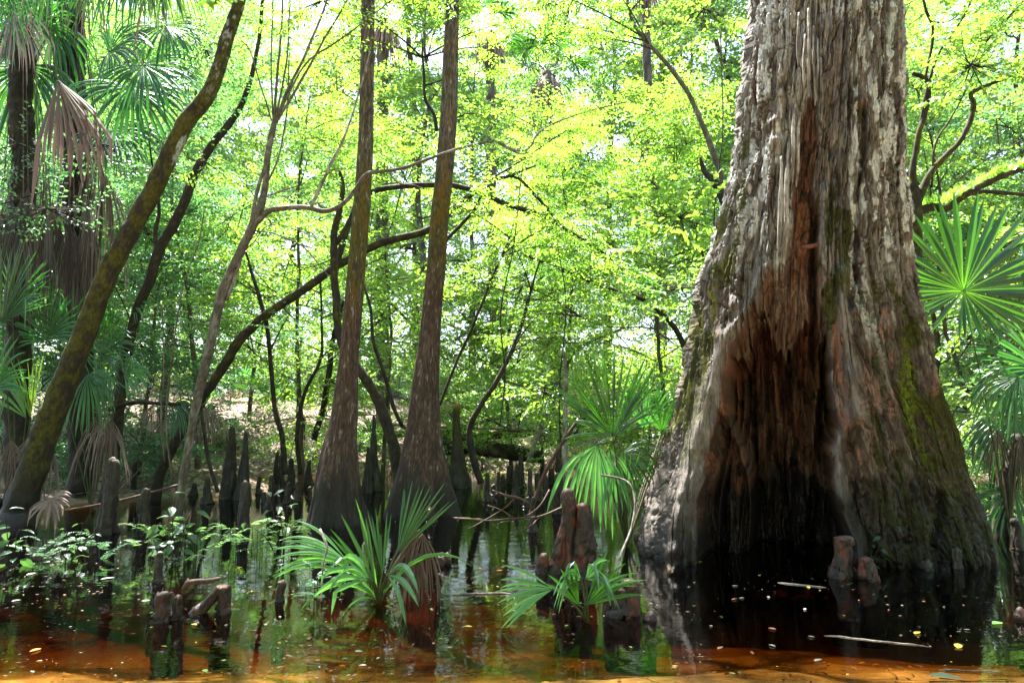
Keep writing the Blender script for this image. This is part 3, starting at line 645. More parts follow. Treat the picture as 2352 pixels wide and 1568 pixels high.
# thin dark rod trees and stubs (x,y,w lists), with a little foliage
thin = [
 ('thin_tree', 'thin dark sapling stem curving up between the arching trunk and left slim cypress', 10.4, [(655, 1090, 15), (648, 1000, 13), (632, 940, 12), (622, 850, 11), (612, 740, 11), (598, 690, 11), (578, 625, 8), (560, 560, 5)], M_leafC),
 ('thin_tree', 'thin black twin of crossing stems right of the darker slim cypress', 9.8, [(1010, 930, 7), (1050, 830, 7), (1090, 740, 7), (1130, 640, 6), (1165, 560, 5), (1180, 510, 4)], M_leafA),
 ('thin_tree', 'slender stem rising behind the mossy cypress knee and bending right', 9.6, [(1105, 1110, 16), (1085, 1040, 16), (1080, 980, 14), (1105, 930, 12), (1150, 860, 11), (1190, 770, 9), (1215, 680, 7), (1240, 600, 4)], M_leafA),
 ('thin_tree', 'thin dark tree arching down from centre to the left side of the hollow cypress', 10.8, [(1660, 1050, 20), (1600, 880, 16), (1555, 760, 13), (1480, 690, 10), (1390, 660, 9), (1310, 625, 8), (1240, 600, 7), (1195, 580, 5)], M_leafB),
 ('thin_tree', 'tall grey stem slanting through bright leaves just left of the hollow cypress', 9.4, [(1700, 760, 20), (1690, 560, 17), (1658, 410, 15), (1623, 310, 14), (1598, 250, 12), (1568, 195, 12), (1534, 150, 11), (1484, 95, 9), (1449, 40, 8), (1430, -60, 6)], M_leafA),
 ('dead_stub', 'dark broken stub of a dead tree close to the hollow cypress left side', 8.6, [(1730, 900, 30), (1705, 620, 24), (1678, 505, 22), (1657, 450, 21), (1638, 415, 20), (1618, 395, 14), (1608, 362, 9)], None),
 ('thin_tree', 'thin black stem standing in front of the arching trunk at left', 9.3, [(500, 1130, 10), (478, 1050, 9), (462, 940, 8), (455, 850, 7)], None),
 ('thin_tree', 'upright bare dark stem with a kink beside the darker slim cypress top', 8.9, [(1003, 300, 9), (996, 262, 9), (978, 230, 8), (974, 180, 7), (970, 120, 5), (971, 90, 3)], M_leafA),
 ('thin_tree', 'fine dark stem right of the leaf litter patch with a leaning fork', 11.5, [(690, 1090, 11), (682, 1000, 10), (700, 900, 9), (735, 830, 8), (740, 760, 6), (735, 640, 5)], M_leafA),
 ('thin_tree', 'reddish brown leaning stem behind the left slim cypress', 12.5, [(720, 1010, 16), (742, 940, 15), (755, 860, 14), (765, 780, 12), (790, 690, 8)], M_leafB),
]
for nm, lab, Yt, L, lm in thin:
    r = thing(nm, lab, 'tree', at(L[0][0], L[0][1], Yt))
    mb = MB(); ml = MB(); L4 = [(a, b_, c_, Yt) for a, b_, c_ in L]
    px_branch(mb, L4, 10, .05, col_dark if 'grey' not in lab else col_grey, .2, 18, .02)
    if lm is not None:
        Pp = P_of(L4[len(L4) // 3:])
        for q in range(5):
            f = .2 + .75 * rng.random(); b0 = Pp[int(f * (len(Pp) - 1))]; a = rng.random() * 6.28
            t = np.linspace(0, 1, 6)[:, None]; e = np.array([math.cos(a), math.sin(a) * .6, .5]) * (.8 + rng.random())
            bb = b0 + e * t + np.array([0, 0, -.25]) * t ** 2; tube(mb, bb, np.linspace(.014, .004, 6), 5, .1, col_dark)
            spray(mb, ml, bb, 8, .5, .065, .5, colf=col_dark)
        part('crown', ml, lm, r, False, usecol=False)
    part('trunk', mb, M_bark2, r)

# bare branching behind the hollow cypress, right side, with ferny limb
Y6 = 7.4
r = thing('branching_tree', 'dark crooked tree right behind the hollow cypress, one limb bristling with small ferns', 'tree', ground(2110, 1205))
mb = MB(); ml = MB(); mf = MB()
for L in ([(2080, 1240, 46), (2092, 1000, 42), (2100, 700, 38), (2103, 480, 34), (2098, 400, 18), (2108, 320, 14), (2126, 260, 14), (2133, 215, 13), (2126, 183, 13), (2095, 168, 11)],
          [(2103, 490, 28), (2140, 476, 22), (2172, 480, 22), (2200, 460, 20), (2230, 440, 20), (2262, 425, 19), (2300, 405, 17), (2352, 387, 15), (2430, 360, 12)],
          [(2215, 452, 12), (2250, 440, 12), (2300, 440, 12), (2352, 446, 11), (2420, 450, 9)],
          [(2105, 470, 22), (2135, 400, 18), (2165, 365, 16), (2205, 325, 15), (2228, 280, 14), (2236, 240, 14), (2230, 215, 12), (2262, 197, 10), (2310, 178, 9), (2352, 160, 8), (2440, 130, 6)],
          [(2108, 330, 8), (2130, 200, 8), (2160, 120, 7), (2200, 60, 6), (2230, 0, 5), (2250, -60, 4)], [(2140, 52, 8), (2125, 20, 7), (2112, -40, 6)], [(2125, 180, 8), (2140, 110, 8), (2142, 52, 8)],
          [(2262, 100, 7), (2300, 55, 8), (2352, 5, 8), (2400, -50, 7)], [(2142, 52, 5), (2180, 48, 4), (2230, 10, 3)], [(2140, 430, 6), (2150, 330, 6), (2190, 260, 5), (2260, 120, 4)]):
    px_branch(mb, [(a, b_, c_, Y6) for a, b_, c_ in L], 14, .04, lambda v: col_moss(v, .4, .45, .1), .3, 15, .03)
for L, n_ in (([(2240, 210, 8, Y6), (2310, 178, 6, Y6), (2440, 130, 5, Y6)], 16), ([(2130, 200, 8, Y6), (2200, 60, 6, Y6), (2250, -60, 4, Y6)], 20), ([(2262, 100, 7, Y6), (2400, -50, 7, Y6)], 14), ([(2190, 260, 7, Y6), (2260, 120, 7, Y6)], 12)):
    spray(mb, ml, P_of(L), n_, .5, .07, .6, colf=col_dark, hi=True, twr=.003)
Pf = P_of([(2135, 468, 8, Y6), (2172, 466, 8, Y6), (2230, 430, 8, Y6), (2300, 398, 8, Y6), (2352, 380, 8, Y6)])
for i in range(190):
    p = Pf[rng.integers(len(Pf))] + rng.normal(size=3) * [.03, .05, .01]; d = nrm(np.array([rng.normal() * .6, rng.normal() * .6 - .3, .9])); L_ = .08 + .09 * rng.random()
    k = np.linspace(.1, 1, 9)[:, None]; pos = p + d * L_ * k + np.array([0, 0, -.02]) * k ** 2
    s_ = nrm(np.cross(d, rng.normal(size=3)))
    for sg in (1, -1): leaves(mf, pos, s_ * sg + d * .5 + np.zeros((9, 3)), np.tile(np.cross(d, s_), (9, 1)), .042 * (1.1 - k[:, 0]), .35)
part('trunk', mb, M_bark2, r); part('crown', ml, M_leafA, r, False, usecol=False); part('limb_ferns', mf, M_leafA, r, False, usecol=False)
# ------------------------------------------------------------------ ground
def terrain(x, y):
    n = fbm(x * .35, y * .35, x * 0, 3) - .5; n2 = fbm(x * 1.6, y * 1.6, x * 0 + 5, 3) - .5; n3 = fbm(x * 3.1 + 9, y * 5, x * 0, 4)
    sh = y + n * 4.0 * ss(6, 14, y)  + (n * .6) * ss(6, 3, y) + (n3 - .5) * .3 * ss(5.5, 3.5, y) + .8 * ss(-2, -9, x) * 3
    z = np.interp(sh, [-60, -8, -2, 1.6, 2.9, 3.4, 4.1, 5.2, 10, 13, 15.6, 19, 24, 32, 45, 80, 400], [3, 1.5, .25, -.03, -.05, -.12, -.30, -.52, -.78, -.35, 0, .75, 1.9, 3.1, 4.0, 5.0, 6.0])
    z = z + n2 * np.interp(y, [0, 3, 6, 14, 20, 60], [.02, .02, .15, .12, .35, .8])
    z = np.maximum(z, -.9)
    # low mounds of mud carrying the palms at the left and right edges
    for mx, my, sx, sy, h in ((-7.0, 9.2, 1.9, 1.5, .75), (-5.2, 11.6, 1.8, 1.2, .6), (7.5, 9.0, 1.6, 2.2, .75)):
        z = z + h * np.exp(-((x - mx) / sx) ** 2 - ((y - my) / sy) ** 2)
    return z
xs = np.r_[-320, -160, -80, -50, np.linspace(-32, -13, 30), np.linspace(-12.8, 12.8, 260), np.linspace(13, 32, 30), 50, 80, 160, 320]
ys = np.r_[-60, -30, -15, np.linspace(-8, 2, 22), np.linspace(2.08, 18, 230), np.linspace(18.2, 45, 100), 52, 60, 80, 120, 200, 400]
Xg, Yg = np.meshgrid(xs, ys); Zg = terrain(Xg, Yg)
mb = MB(); nc = len(xs); i = np.arange(len(ys) - 1)[:, None]; j = np.arange(nc - 1)[None]
mb.add(np.stack([Xg, Yg, Zg], -1).reshape(-1, 3), np.stack([i * nc + j, i * nc + j + 1, (i + 1) * nc + j + 1, (i + 1) * nc + j], -1).reshape(-1, 4))
m, nt, out = mat('sand_mud_litter'); L = nt.links.new
g = nd(nt, 'ShaderNodeNewGeometry'); sp = nd(nt, 'ShaderNodeSeparateXYZ'); L(g.outputs['Position'], sp.inputs[0])
n1 = nd(nt, 'ShaderNodeTexNoise', i_Scale=3.2, i_Detail=8.0, i_Roughness=.68); L(g.outputs['Position'], n1.inputs[0])
n2 = nd(nt, 'ShaderNodeTexNoise', i_Scale=26.0, i_Detail=5.0, i_Roughness=.7); L(g.outputs['Position'], n2.inputs[0])
vo = nd(nt, 'ShaderNodeTexVoronoi', i_Scale=17.0); L(g.outputs['Position'], vo.inputs[0])
cr = nd(nt, 'ShaderNodeValToRGB'); e = cr.color_ramp.elements; e[0].position = .30; e[0].color = (.10, .06, .03, 1); e[1].position = .66; e[1].color = (.50, .38, .24, 1)
a = cr.color_ramp.elements.new(.46); a.color = (.30, .19, .10, 1)
ad = nd(nt, 'ShaderNodeMath', operation='MULTIPLY_ADD', i_1=.5, i_2=0.0); L(n2.outputs[0], ad.inputs[0]); ad2 = nd(nt, 'ShaderNodeMath', operation='MULTIPLY_ADD', i_1=.5); L(n1.outputs[0], ad2.inputs[0]); L(ad.outputs[0], ad2.inputs[2])
L(ad2.outputs[0], cr.inputs[0])
mud = nd(nt, 'ShaderNodeMix', data_type='RGBA'); L(cr.outputs[0], mud.inputs[6]); mud.inputs[7].default_value = (.08, .038, .02, 1)
dp = nd(nt, 'ShaderNodeMapRange', i_1=-.10, i_2=-.26); L(sp.outputs['Z'], dp.inputs[0]); L(dp.outputs[0], mud.inputs[0])
lit = nd(nt, 'ShaderNodeValToRGB'); e = lit.color_ramp.elements; e[0].position = 0; e[0].color = (.20, .13, .11, 1); e[1].position = 1; e[1].color = (.36, .29, .25, 1)
b = lit.color_ramp.elements.new(.45); b.color = (.09, .06, .045, 1); b = lit.color_ramp.elements.new(.7); b.color = (.28, .20, .17, 1)
L(vo.outputs['Color'], lit.inputs[0])
fin = nd(nt, 'ShaderNodeMix', data_type='RGBA'); L(mud.outputs[2], fin.inputs[6]); L(lit.outputs[0], fin.inputs[7])
hz = nd(nt, 'ShaderNodeMapRange', i_1=-.04, i_2=.06); L(sp.outputs['Z'], hz.inputs[0])
yy = nd(nt, 'ShaderNodeMath', operation='GREATER_THAN', i_1=7.0); L(sp.outputs['Y'], yy.inputs[0])
mu = nd(nt, 'ShaderNodeMath', operation='MULTIPLY'); L(hz.outputs[0], mu.inputs[0]); L(yy.outputs[0], mu.inputs[1]); L(mu.outputs[0], fin.inputs[0])
p = nd(nt, 'ShaderNodeBsdfPrincipled', i_Roughness=.9); L(fin.outputs[2], p.inputs['Base Color'])
bp = nd(nt, 'ShaderNodeBump', i_Strength=.7, i_Distance=.03); L(ad2.outputs[0], bp.inputs['Height']); L(bp.outputs[0], p.inputs['Normal']); L(p.outputs[0], out.inputs[0])
tag(part('ground', mb, m, usecol=False), None, None, kind='structure')

# ------------------------------------------------------------------ water: closed box of tea-coloured water
mb = MB(); x0, x1, y0, y1, zb = -70, 70, -20, 60, -6
mb.add([(x0, y0, 0), (x1, y0, 0), (x1, y1, 0), (x0, y1, 0), (x0, y0, zb), (x1, y0, zb), (x1, y1, zb), (x0, y1, zb)],
       [(0, 1, 2, 3), (7, 6, 5, 4), (0, 4, 5, 1), (1, 5, 6, 2), (2, 6, 7, 3), (3, 7, 4, 0)])
m, nt, out = mat('tannin_water'); L = nt.links.new
g = nd(nt, 'ShaderNodeNewGeometry')
mp = nd(nt, 'ShaderNodeMapping'); mp.inputs['Scale'].default_value = (1, 2.2, 1); L(g.outputs['Position'], mp.inputs[0])
n1 = nd(nt, 'ShaderNodeTexNoise', i_Scale=3.0, i_Detail=3.0); L(mp.outputs[0], n1.inputs[0])
n2 = nd(nt, 'ShaderNodeTexNoise', i_Scale=16.0, i_Detail=2.0); L(mp.outputs[0], n2.inputs[0])
sm = nd(nt, 'ShaderNodeMath', operation='MULTIPLY_ADD', i_1=.16); L(n2.outputs[0], sm.inputs[0]); L(n1.outputs[0], sm.inputs[2])
bp = nd(nt, 'ShaderNodeBump', i_Strength=.22, i_Distance=.010); L(sm.outputs[0], bp.inputs['Height'])
fr = nd(nt, 'ShaderNodeFresnel', i_IOR=1.33); L(bp.outputs[0], fr.inputs['Normal'])
tr = nd(nt, 'ShaderNodeBsdfTransparent'); tr.inputs[0].default_value = (1, 1, 1, 1)
gl = nd(nt, 'ShaderNodeBsdfGlossy', i_Roughness=.0); gl.inputs[0].default_value = (1, 1, 1, 1); L(bp.outputs[0], gl.inputs['Normal'])
ms = nd(nt, 'ShaderNodeMixShader'); L(fr.outputs[0], ms.inputs[0]); L(tr.outputs[0], ms.inputs[1]); L(gl.outputs[0], ms.inputs[2]); L(ms.outputs[0], out.inputs[0])
va = nd(nt, 'ShaderNodeVolumeAbsorption', i_Density=5.0); va.inputs['Color'].default_value = (.80, .68, .32, 1); L(va.outputs[0], out.inputs['Volume'])
tag(part('water', mb, m, usecol=False, smooth=False), None, None, kind='structure')

# ------------------------------------------------------------------ palm fronds
def frond(mb, hub, D, N, Rr, n=40, spread=220, tj=.42, k=.25, cup=.35, rnd=.06, col=(1, 1, 1), kw=1.0, endw=1.0, base=.55, m=8, twist=.0, kink=0):
    D = nrm(np.asarray(D, float)); N = np.asarray(N, float); N = nrm(N - D * np.dot(N, D)); S = np.cross(D, N)
    sp = R(spread); phi = np.linspace(-sp / 2, sp / 2, n); dph = sp / n
    t = np.linspace(0, 1, m)
    for i in range(n):
        p = phi[i] + rng.normal() * dph * .12
        L = Rr * (base + (1 - base) * (math.cos(p) * .5 + .5)) * (1 + rng.normal() * rnd)
        d = nrm(D * math.cos(p) + S * math.sin(p) + N * cup * abs(math.sin(p / 2)) + rng.normal(size=3) * .03)
        kk = k * (1 + rng.normal() * .25); kt = .5 + .4 * rng.random() if rng.random() < (kink or .06) else None
        pts = [np.array(hub, float)]; dirs = []
        for s in range(m - 1):
            f = (s + .5) / (m - 1)
            g = kk * max(0, f - tj * .6) * 2.2
            if kt is not None and f > kt: g = 6
            dd = nrm(d + np.array([0, 0, -1.0]) * g * (1.2 if kk > 1 else 1)); dirs.append(dd); pts.append(pts[-1] + dd * L / (m - 1))
        dirs.append(dirs[-1]); pts = np.array(pts); T = np.array(dirs)
        s0 = nrm(np.cross(d, N)) * 1.0
        Sv = nrm(s0 - T * np.sum(T * s0, 1, keepdims=True)); Nv = np.cross(Sv, T) * -1
        wj = tj * L * math.tan(dph / 2) * 1.02 * kw
        w = np.where(t <= tj, np.maximum(t * L * math.tan(dph / 2) * kw, .0015), wj * endw * (1 - np.clip((t - tj) / (1 - tj), 0, 1) ** 2.3) + .0008)
        w = np.minimum(w, wj)
        v = np.stack([pts - Sv * w[:, None], pts - Nv * w[:, None] * .55, pts + Sv * w[:, None]], 1)
        ii = np.arange(m - 1)[:, None] * 3
        q = np.concatenate([ii + [0, 1, 4, 3], ii + [1, 2, 5, 4]])
        c = np.array([*col, .7]) * np.array([*(np.ones(3) * (.8 + .4 * rng.random())), 1])
        cc = np.tile(c, (m * 3, 1))
        if base_yellow[0]: 
            f = np.repeat(np.exp(-t / .12), 3)[:, None]; cc[:, :3] = cc[:, :3] * (1 - f) + np.array([3.2, 2.6, .8]) * f
        mb.add(v.reshape(-1, 3), q, None, cc)
base_yellow = [False]
COLS = {'green': (.5, .6, .38), 'blue': (.7, .9, 1.3), 'yellow': (1.8, 1.1, .5), 'dark': (.5, .62, .5), 'pale': (1.4, 1.3, 2.8)}  # pale: sky sheen on the drooping blades put into their colour
BROWN = (.20, .13, .10); GREY = (.30, .24, .22); PALEB = (.42, .36, .30)
def V(x, y, Y): return at(x, y, Y)
def green_frond(root, p0, hub, D, N, Rr, col='green', stalk=True, **kw):
    mb = MB(); frond(mb, hub, D, N, Rr, col=COLS[col], **kw)
    o = part('frond', mb, M_palm, root, False)
    if stalk:
        ms_ = MB(); base_ = np.array(p0, float); hub = np.array(hub, float); mid = (base_ + hub) / 2 + nrm(hub - base_ + 1e-6)[2] * np.array([0, 0, .04])
        tube(ms_, [base_, mid, hub, hub + nrm(np.array(D)) * Rr * .08], [.009, .007, .005, .002], 6, .06, lambda v: np.tile([.055, .085, .02, .5], (len(v), 1)))
        part('stalk', ms_, M_fib, o)
    return o
def dead_frond(root, p0, hub, D, N, Rr, col=BROWN, stalk=True, **kw):
    mb = MB(); kw = {**dict(k=1.5, rnd=.2, kink=.4, cup=.5, endw=.8), **kw}
    frond(mb, hub, D, N, Rr, col=col, **kw)
    o = part('dead_frond', mb, M_dead, root, False)
    if stalk:
        ms_ = MB(); tube(ms_, [np.array(p0, float), (np.array(p0, float) + hub) / 2 + [0, 0, .05], hub], [.011, .008, .006], 6, .06, lambda v: np.tile([.16, .12, .09, .7], (len(v), 1)))
        part('stalk', ms_, M_fib, o)
    return o
def facing(hub, up=.5):  # normal turned toward the water side and the sky
    return np.array([0, -1.0, up])

# foreground palmetto, centre left
b = ground(870, 1385)
r = thing('palmetto', 'dwarf palmetto in the near water with upright green fans, in front of the slim cypresses', 'palm', b, 'palmettos at the water')
Yb = b[1]
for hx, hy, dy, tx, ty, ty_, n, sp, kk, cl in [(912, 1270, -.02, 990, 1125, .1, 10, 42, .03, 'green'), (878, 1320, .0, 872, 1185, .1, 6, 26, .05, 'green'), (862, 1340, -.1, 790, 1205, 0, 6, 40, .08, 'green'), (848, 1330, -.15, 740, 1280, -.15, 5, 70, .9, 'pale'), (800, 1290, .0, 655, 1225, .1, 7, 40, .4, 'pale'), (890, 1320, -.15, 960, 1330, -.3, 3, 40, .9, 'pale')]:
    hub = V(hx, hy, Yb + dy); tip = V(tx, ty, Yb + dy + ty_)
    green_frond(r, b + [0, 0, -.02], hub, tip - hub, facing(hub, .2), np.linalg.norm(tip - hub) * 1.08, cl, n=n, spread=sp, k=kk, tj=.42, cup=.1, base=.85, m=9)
# extra long loose leaves of the same plant
mbx = MB()
for tx, ty, kk in [(1040, 1215, .5), (700, 1290, .8), (820, 1160, .2), (925, 1330, .9), (720, 1230, .4), (770, 1400, 1.2), (680, 1250, .5)]:
    tip = V(tx, ty, Yb - .1); frond(mbx, b + [0, 0, 0.02], tip - b + [0, 0, .1], (0, -1, .3), np.linalg.norm(tip - b) * 1.15, n=1, spread=5, k=kk, tj=.3, cup=0, kw=1.3, base=.9)
part('loose_leaves', mbx, M_palm, r, False)
# brown dead leaves hanging at its right foot
b2 = ground(960, 1378)
for hx, hy, tx, ty in [(945, 1240, 950, 1380), (972, 1225, 985, 1380), (965, 1215, 900, 1300)]:
    hub = V(hx, hy, b2[1]); dead_frond(r, b, hub, V(tx, ty, b2[1] - .05) - hub, (0, -1, .2), np.linalg.norm(V(tx, ty, b2[1]) - hub) * 1.1, (.11, .065, .05), n=16, spread=60, k=1.2, base=.8)

# foreground drooping palmetto
b = ground(1350, 1428)
r = thing('palmetto', 'small palmetto with arched pale drooping leaves in front of the double cypress knee', 'palm', b, 'palmettos at the water'); Yb = b[1]
for hx, hy, tx, ty, n, sp, kk, cl in [(1335, 1330, 1295, 1305, 6, 60, 1.4, 'pale'), (1345, 1330, 1385, 1300, 6, 60, 1.3, 'pale'), (1270, 1352, 1160, 1355, 9, 55, .3, 'pale'), (1345, 1390, 1415, 1315, 6, 45, .15, 'green'), (1330, 1390, 1295, 1320, 5, 35, .2, 'green'), (1345, 1375, 1440, 1315, 4, 12, .3, 'pale')]:
    hub = V(hx, hy, Yb - .02); tip = V(tx, ty, Yb - .12)
    green_frond(r, b, hub, tip - hub, (0, -1, .3), max(.28, np.linalg.norm(tip - hub) * 1.2), cl, n=n, spread=sp, k=kk, tj=.42, cup=.1, base=.85, m=10, kw=1.1)

# standing palmetto left of the hollow cypress
b = ground(1440, 1255)
r = thing('palmetto', 'tall palmetto between the double knee and hollow cypress, one bright upright fan', 'palm', b, 'palmettos at the water'); Yb = b[1]
def P_(hx, hy, tx, ty, dy, n, sp, kk, cl, N=(0, -1, .3), f=1.05, **kw):
    hub = V(hx, hy, Yb + dy); tip = V(tx, ty, Yb + dy * .6); green_frond(r, b, hub, tip - hub, N, np.linalg.norm(tip - hub) * f, cl, n=n, spread=sp, k=kk, **kw)
P_(1408, 1003, 1385, 822, 0, 22, 92, .04, 'green', (0, -1, .1), tj=.45, base=.95, cup=.15)
P_(1408, 1003, 1480, 930, -.05, 5, 36, .25, 'green', (0, -1, .3), tj=.4, base=.9, cup=.15, f=1.3)
P_(1408, 1003, 1335, 960, -.05, 4, 36, .3, 'green', (0, -1, .3), tj=.4, base=.9, cup=.15, f=1.4)
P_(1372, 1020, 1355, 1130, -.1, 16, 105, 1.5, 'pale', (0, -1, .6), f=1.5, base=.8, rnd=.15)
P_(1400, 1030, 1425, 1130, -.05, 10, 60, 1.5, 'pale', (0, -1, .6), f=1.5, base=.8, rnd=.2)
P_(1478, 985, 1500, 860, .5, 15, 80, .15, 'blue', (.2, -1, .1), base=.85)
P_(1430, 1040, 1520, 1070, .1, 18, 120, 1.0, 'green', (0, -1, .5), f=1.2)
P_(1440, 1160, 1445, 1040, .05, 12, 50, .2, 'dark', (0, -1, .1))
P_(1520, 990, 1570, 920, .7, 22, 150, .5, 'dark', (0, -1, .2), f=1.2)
for hx, hy, ty, dy in [(1420, 1060, 1230, .15), (1385, 1060, 1200, .1), (1500, 1040, 1200, .6), (1548, 960, 1150, .7)]:
    hub = V(hx, hy, Yb + dy); dead_frond(r, b, hub, V(hx + 5, ty, Yb + dy) - hub, (0, -1, .2), .5, (.10, .075, .045), n=18, spread=70, k=1.5, base=.8)

# fan palms to the right of the hollow cypress
b = ground(2320, 1230)
r = thing('fan_palm', 'palm right of the hollow cypress with one huge round green fan facing us', 'palm', b); Yb = 6.6
def P_(hx, hy, tx, ty, dy, n, sp, kk, cl, N=(0, -1, .3), f=1.05, **kw):
    hub = V(hx, hy, Yb + dy); tip = V(tx, ty, Yb + dy * .6); green_frond(r, b + [0, 0, .1], hub, tip - hub, N, np.linalg.norm(tip - hub) * f, cl, n=n, spread=sp, k=kk, **kw)
base_yellow[0] = True
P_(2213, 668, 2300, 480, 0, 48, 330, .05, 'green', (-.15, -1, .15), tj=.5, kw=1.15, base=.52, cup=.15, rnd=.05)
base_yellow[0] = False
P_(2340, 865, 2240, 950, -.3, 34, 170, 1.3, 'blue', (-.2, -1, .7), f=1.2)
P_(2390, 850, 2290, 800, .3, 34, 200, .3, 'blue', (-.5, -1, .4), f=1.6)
P_(2330, 960, 2300, 1080, .5, 28, 140, 1.2, 'dark', (-.2, -1, .6), f=1.3)
P_(2330, 1120, 2280, 1240, .3, 18, 110, .6, 'dark', (0, -1, .3))
for hx, hy, ty, dy in [(2290, 985, 1120, .3), (2345, 1000, 1160, .2), (2260, 960, 1090, .6)]:
    hub = V(hx, hy, Yb + dy); dead_frond(r, b, hub, V(hx + 5, ty, Yb + dy) - hub, (0, -1, .2), .55, (.06, .05, .035), n=18, spread=70, k=1.5, base=.8)
mb = MB(); tube(mb, [b + [0, .1, -.6], b + [.02, .1, .3], V(2345, 1000, Yb + .3)], [.08, .08, .06], 16, .04, col_dark, .4, 18); part('trunk', mb, M_bark2, r)

# palms on the left
def left_palm(label, base, trunk, fr, dead, tw=.16, cat='palm', name='cabbage_palm'):
    r = thing(name, label, cat, base)
    mb = MB(); tube(mb, trunk, [tw] * len(trunk), 24, .05, col_dark, .35, 12, .05); part('trunk', mb, M_bark2, r)
    top = np.array(trunk[-1])
    for hub, tip, N, n, sp, kk, cl, kw in fr: green_frond(r, top, np.array(hub), np.array(tip) - hub, N, np.linalg.norm(np.array(tip) - hub) * 1.05, cl, n=n, spread=sp, k=kk, **kw)
    for hub, tip, N, n, sp, kk, cl, kw in dead: dead_frond(r, top, np.array(hub), np.array(tip) - hub, N, np.linalg.norm(np.array(tip) - hub) * 1.05, cl, n=n, spread=sp, k=kk, **kw)
    return r
Yp = 8.6
tk = [V(190, 1130, 10), V(185, 900, 10), V(180, 600, 10), V(175, 400, 10), V(168, 120, 9.8), V(160, -150, 9.7)]
dd = []
for i in range(15):
    hx = 95 + 150 * rng.random(); hy = 330 + 200 * rng.random(); Yy = 9.5 + .4 * rng.random()
    hub = V(hx, hy, Yy); tip = V(hx + rng.normal() * 15, hy + 170 + 80 * rng.random(), Yy)
    dd.append((hub, tip, (rng.normal() * .5, -1, .2), 16, 36, 1.6, [(.13, .10, .09), (.20, .165, .15), (.09, .06, .045)][i % 3], dict(base=.8, m=9)))
gf = []
for hx, hy, tx, ty, cl in [(120, 60, 20, 200, 'dark'), (330, 150, 420, 240, 'blue'), (300, 200, 360, 330, 'blue'), (250, 120, 350, 60, 'dark'), (60, 150, -30, 330, 'dark'), (260, 300, 330, 380, 'green'), (180, 30, 100, -60, 'green'), (380, 60, 440, 140, 'dark')]:
    Yy = 9.0 + .6 * rng.random(); gf.append((V(hx, hy, Yy), V(tx, ty, Yy - .2), (rng.normal() * .4, -1, .6), 36, 200, .8, cl, dict(base=.7)))
left_palm('tall cabbage palm at left wrapped in a hanging skirt of grey dead leaves', V(190, 1130, 10) * [1, 1, 0], tk, gf, dd, .17)
tk = [V(40, 1130, 9.2), V(40, 900, 9.2), V(48, 600, 9.2), V(55, 430, 9.2), V(50, 200, 9.2), V(52, -150, 9.2)]
dd = []
for i in range(11):
    hx = 0 + 110 * rng.random(); hy = 400 + 150 * rng.random(); Yy = 8.9 + .3 * rng.random(); hub = V(hx, hy, Yy)
    dd.append((hub, V(hx + rng.normal() * 12, hy + 150 + 60 * rng.random(), Yy), (rng.normal() * .5, -1, .2), 16, 60, 1.6, [(.10, .08, .075), (.05, .04, .035)][i % 2], dict(base=.8, m=8)))
gf = [(V(a, b_, 8.8), V(c_, d_, 8.6), (rng.normal() * .4, -1, .5), 34, 190, .6, cl, {}) for a, b_, c_, d_, cl in [(30, 120, -60, 60, 'dark'), (80, 60, 130, -40, 'dark'), (0, 40, 60, 130, 'dark')]]
left_palm('dark cabbage palm at the left edge behind the small fans', V(40, 1130, 9.2) * [1, 1, 0], tk, gf, dd, .15)
# big overhanging crown, top left, its fronds hang into view; the big dead frond belongs to it
Yo = 7.0
tk = [V(-230, 1250, Yo), V(-220, 700, Yo), V(-190, 200, Yo), V(-60, -230, Yo), V(40, -300, Yo)]
gf = []
for hx, hy, tx, ty, sp, cl in [(330, -110, 400, 40, 150, 'dark'), (270, -120, 230, 80, 120, 'green'), (380, -100, 425, 60, 90, 'yellow'), (120, -90, 60, 60, 150, 'dark'), (-30, -60, 30, 90, 150, 'dark')]:
    gf.append((V(hx, hy, Yo - .2), V(tx, ty, Yo - .4), (0, -1, .3), 34, sp, .9, cl, dict(tj=.3)))
dd = [(V(133, 184, Yo), V(205, 380, Yo - .1), (.35, -1, .3), 22, 50, .55, (.115, .078, .07), dict(base=.92, tj=.6, kink=.75, endw=1.0, m=12, rnd=.14, kw=1.25)),
      (V(60, -60, Yo), V(90, 60, Yo), (0, -1, .2), 20, 80, 1.5, (.12, .09, .08), {}), (V(190, -70, Yo), V(200, 70, Yo), (0, -1, .2), 20, 70, 1.5, (.10, .07, .06), {}), (V(30, 30, Yo + .8), V(100, 150, Yo + .8), (0, -1, .2), 22, 90, 1.3, (.16, .13, .12), {}),
      (V(350, -60, Yo), V(380, 60, Yo), (0, -1, .2), 18, 60, 1.5, (.14, .08, .05), {})]
left_palm('palm overhanging the top left corner, a big folded brown dead leaf dangling from it', V(-230, 1250, Yo) * [1, 1, 0], tk, gf, dd, .16)
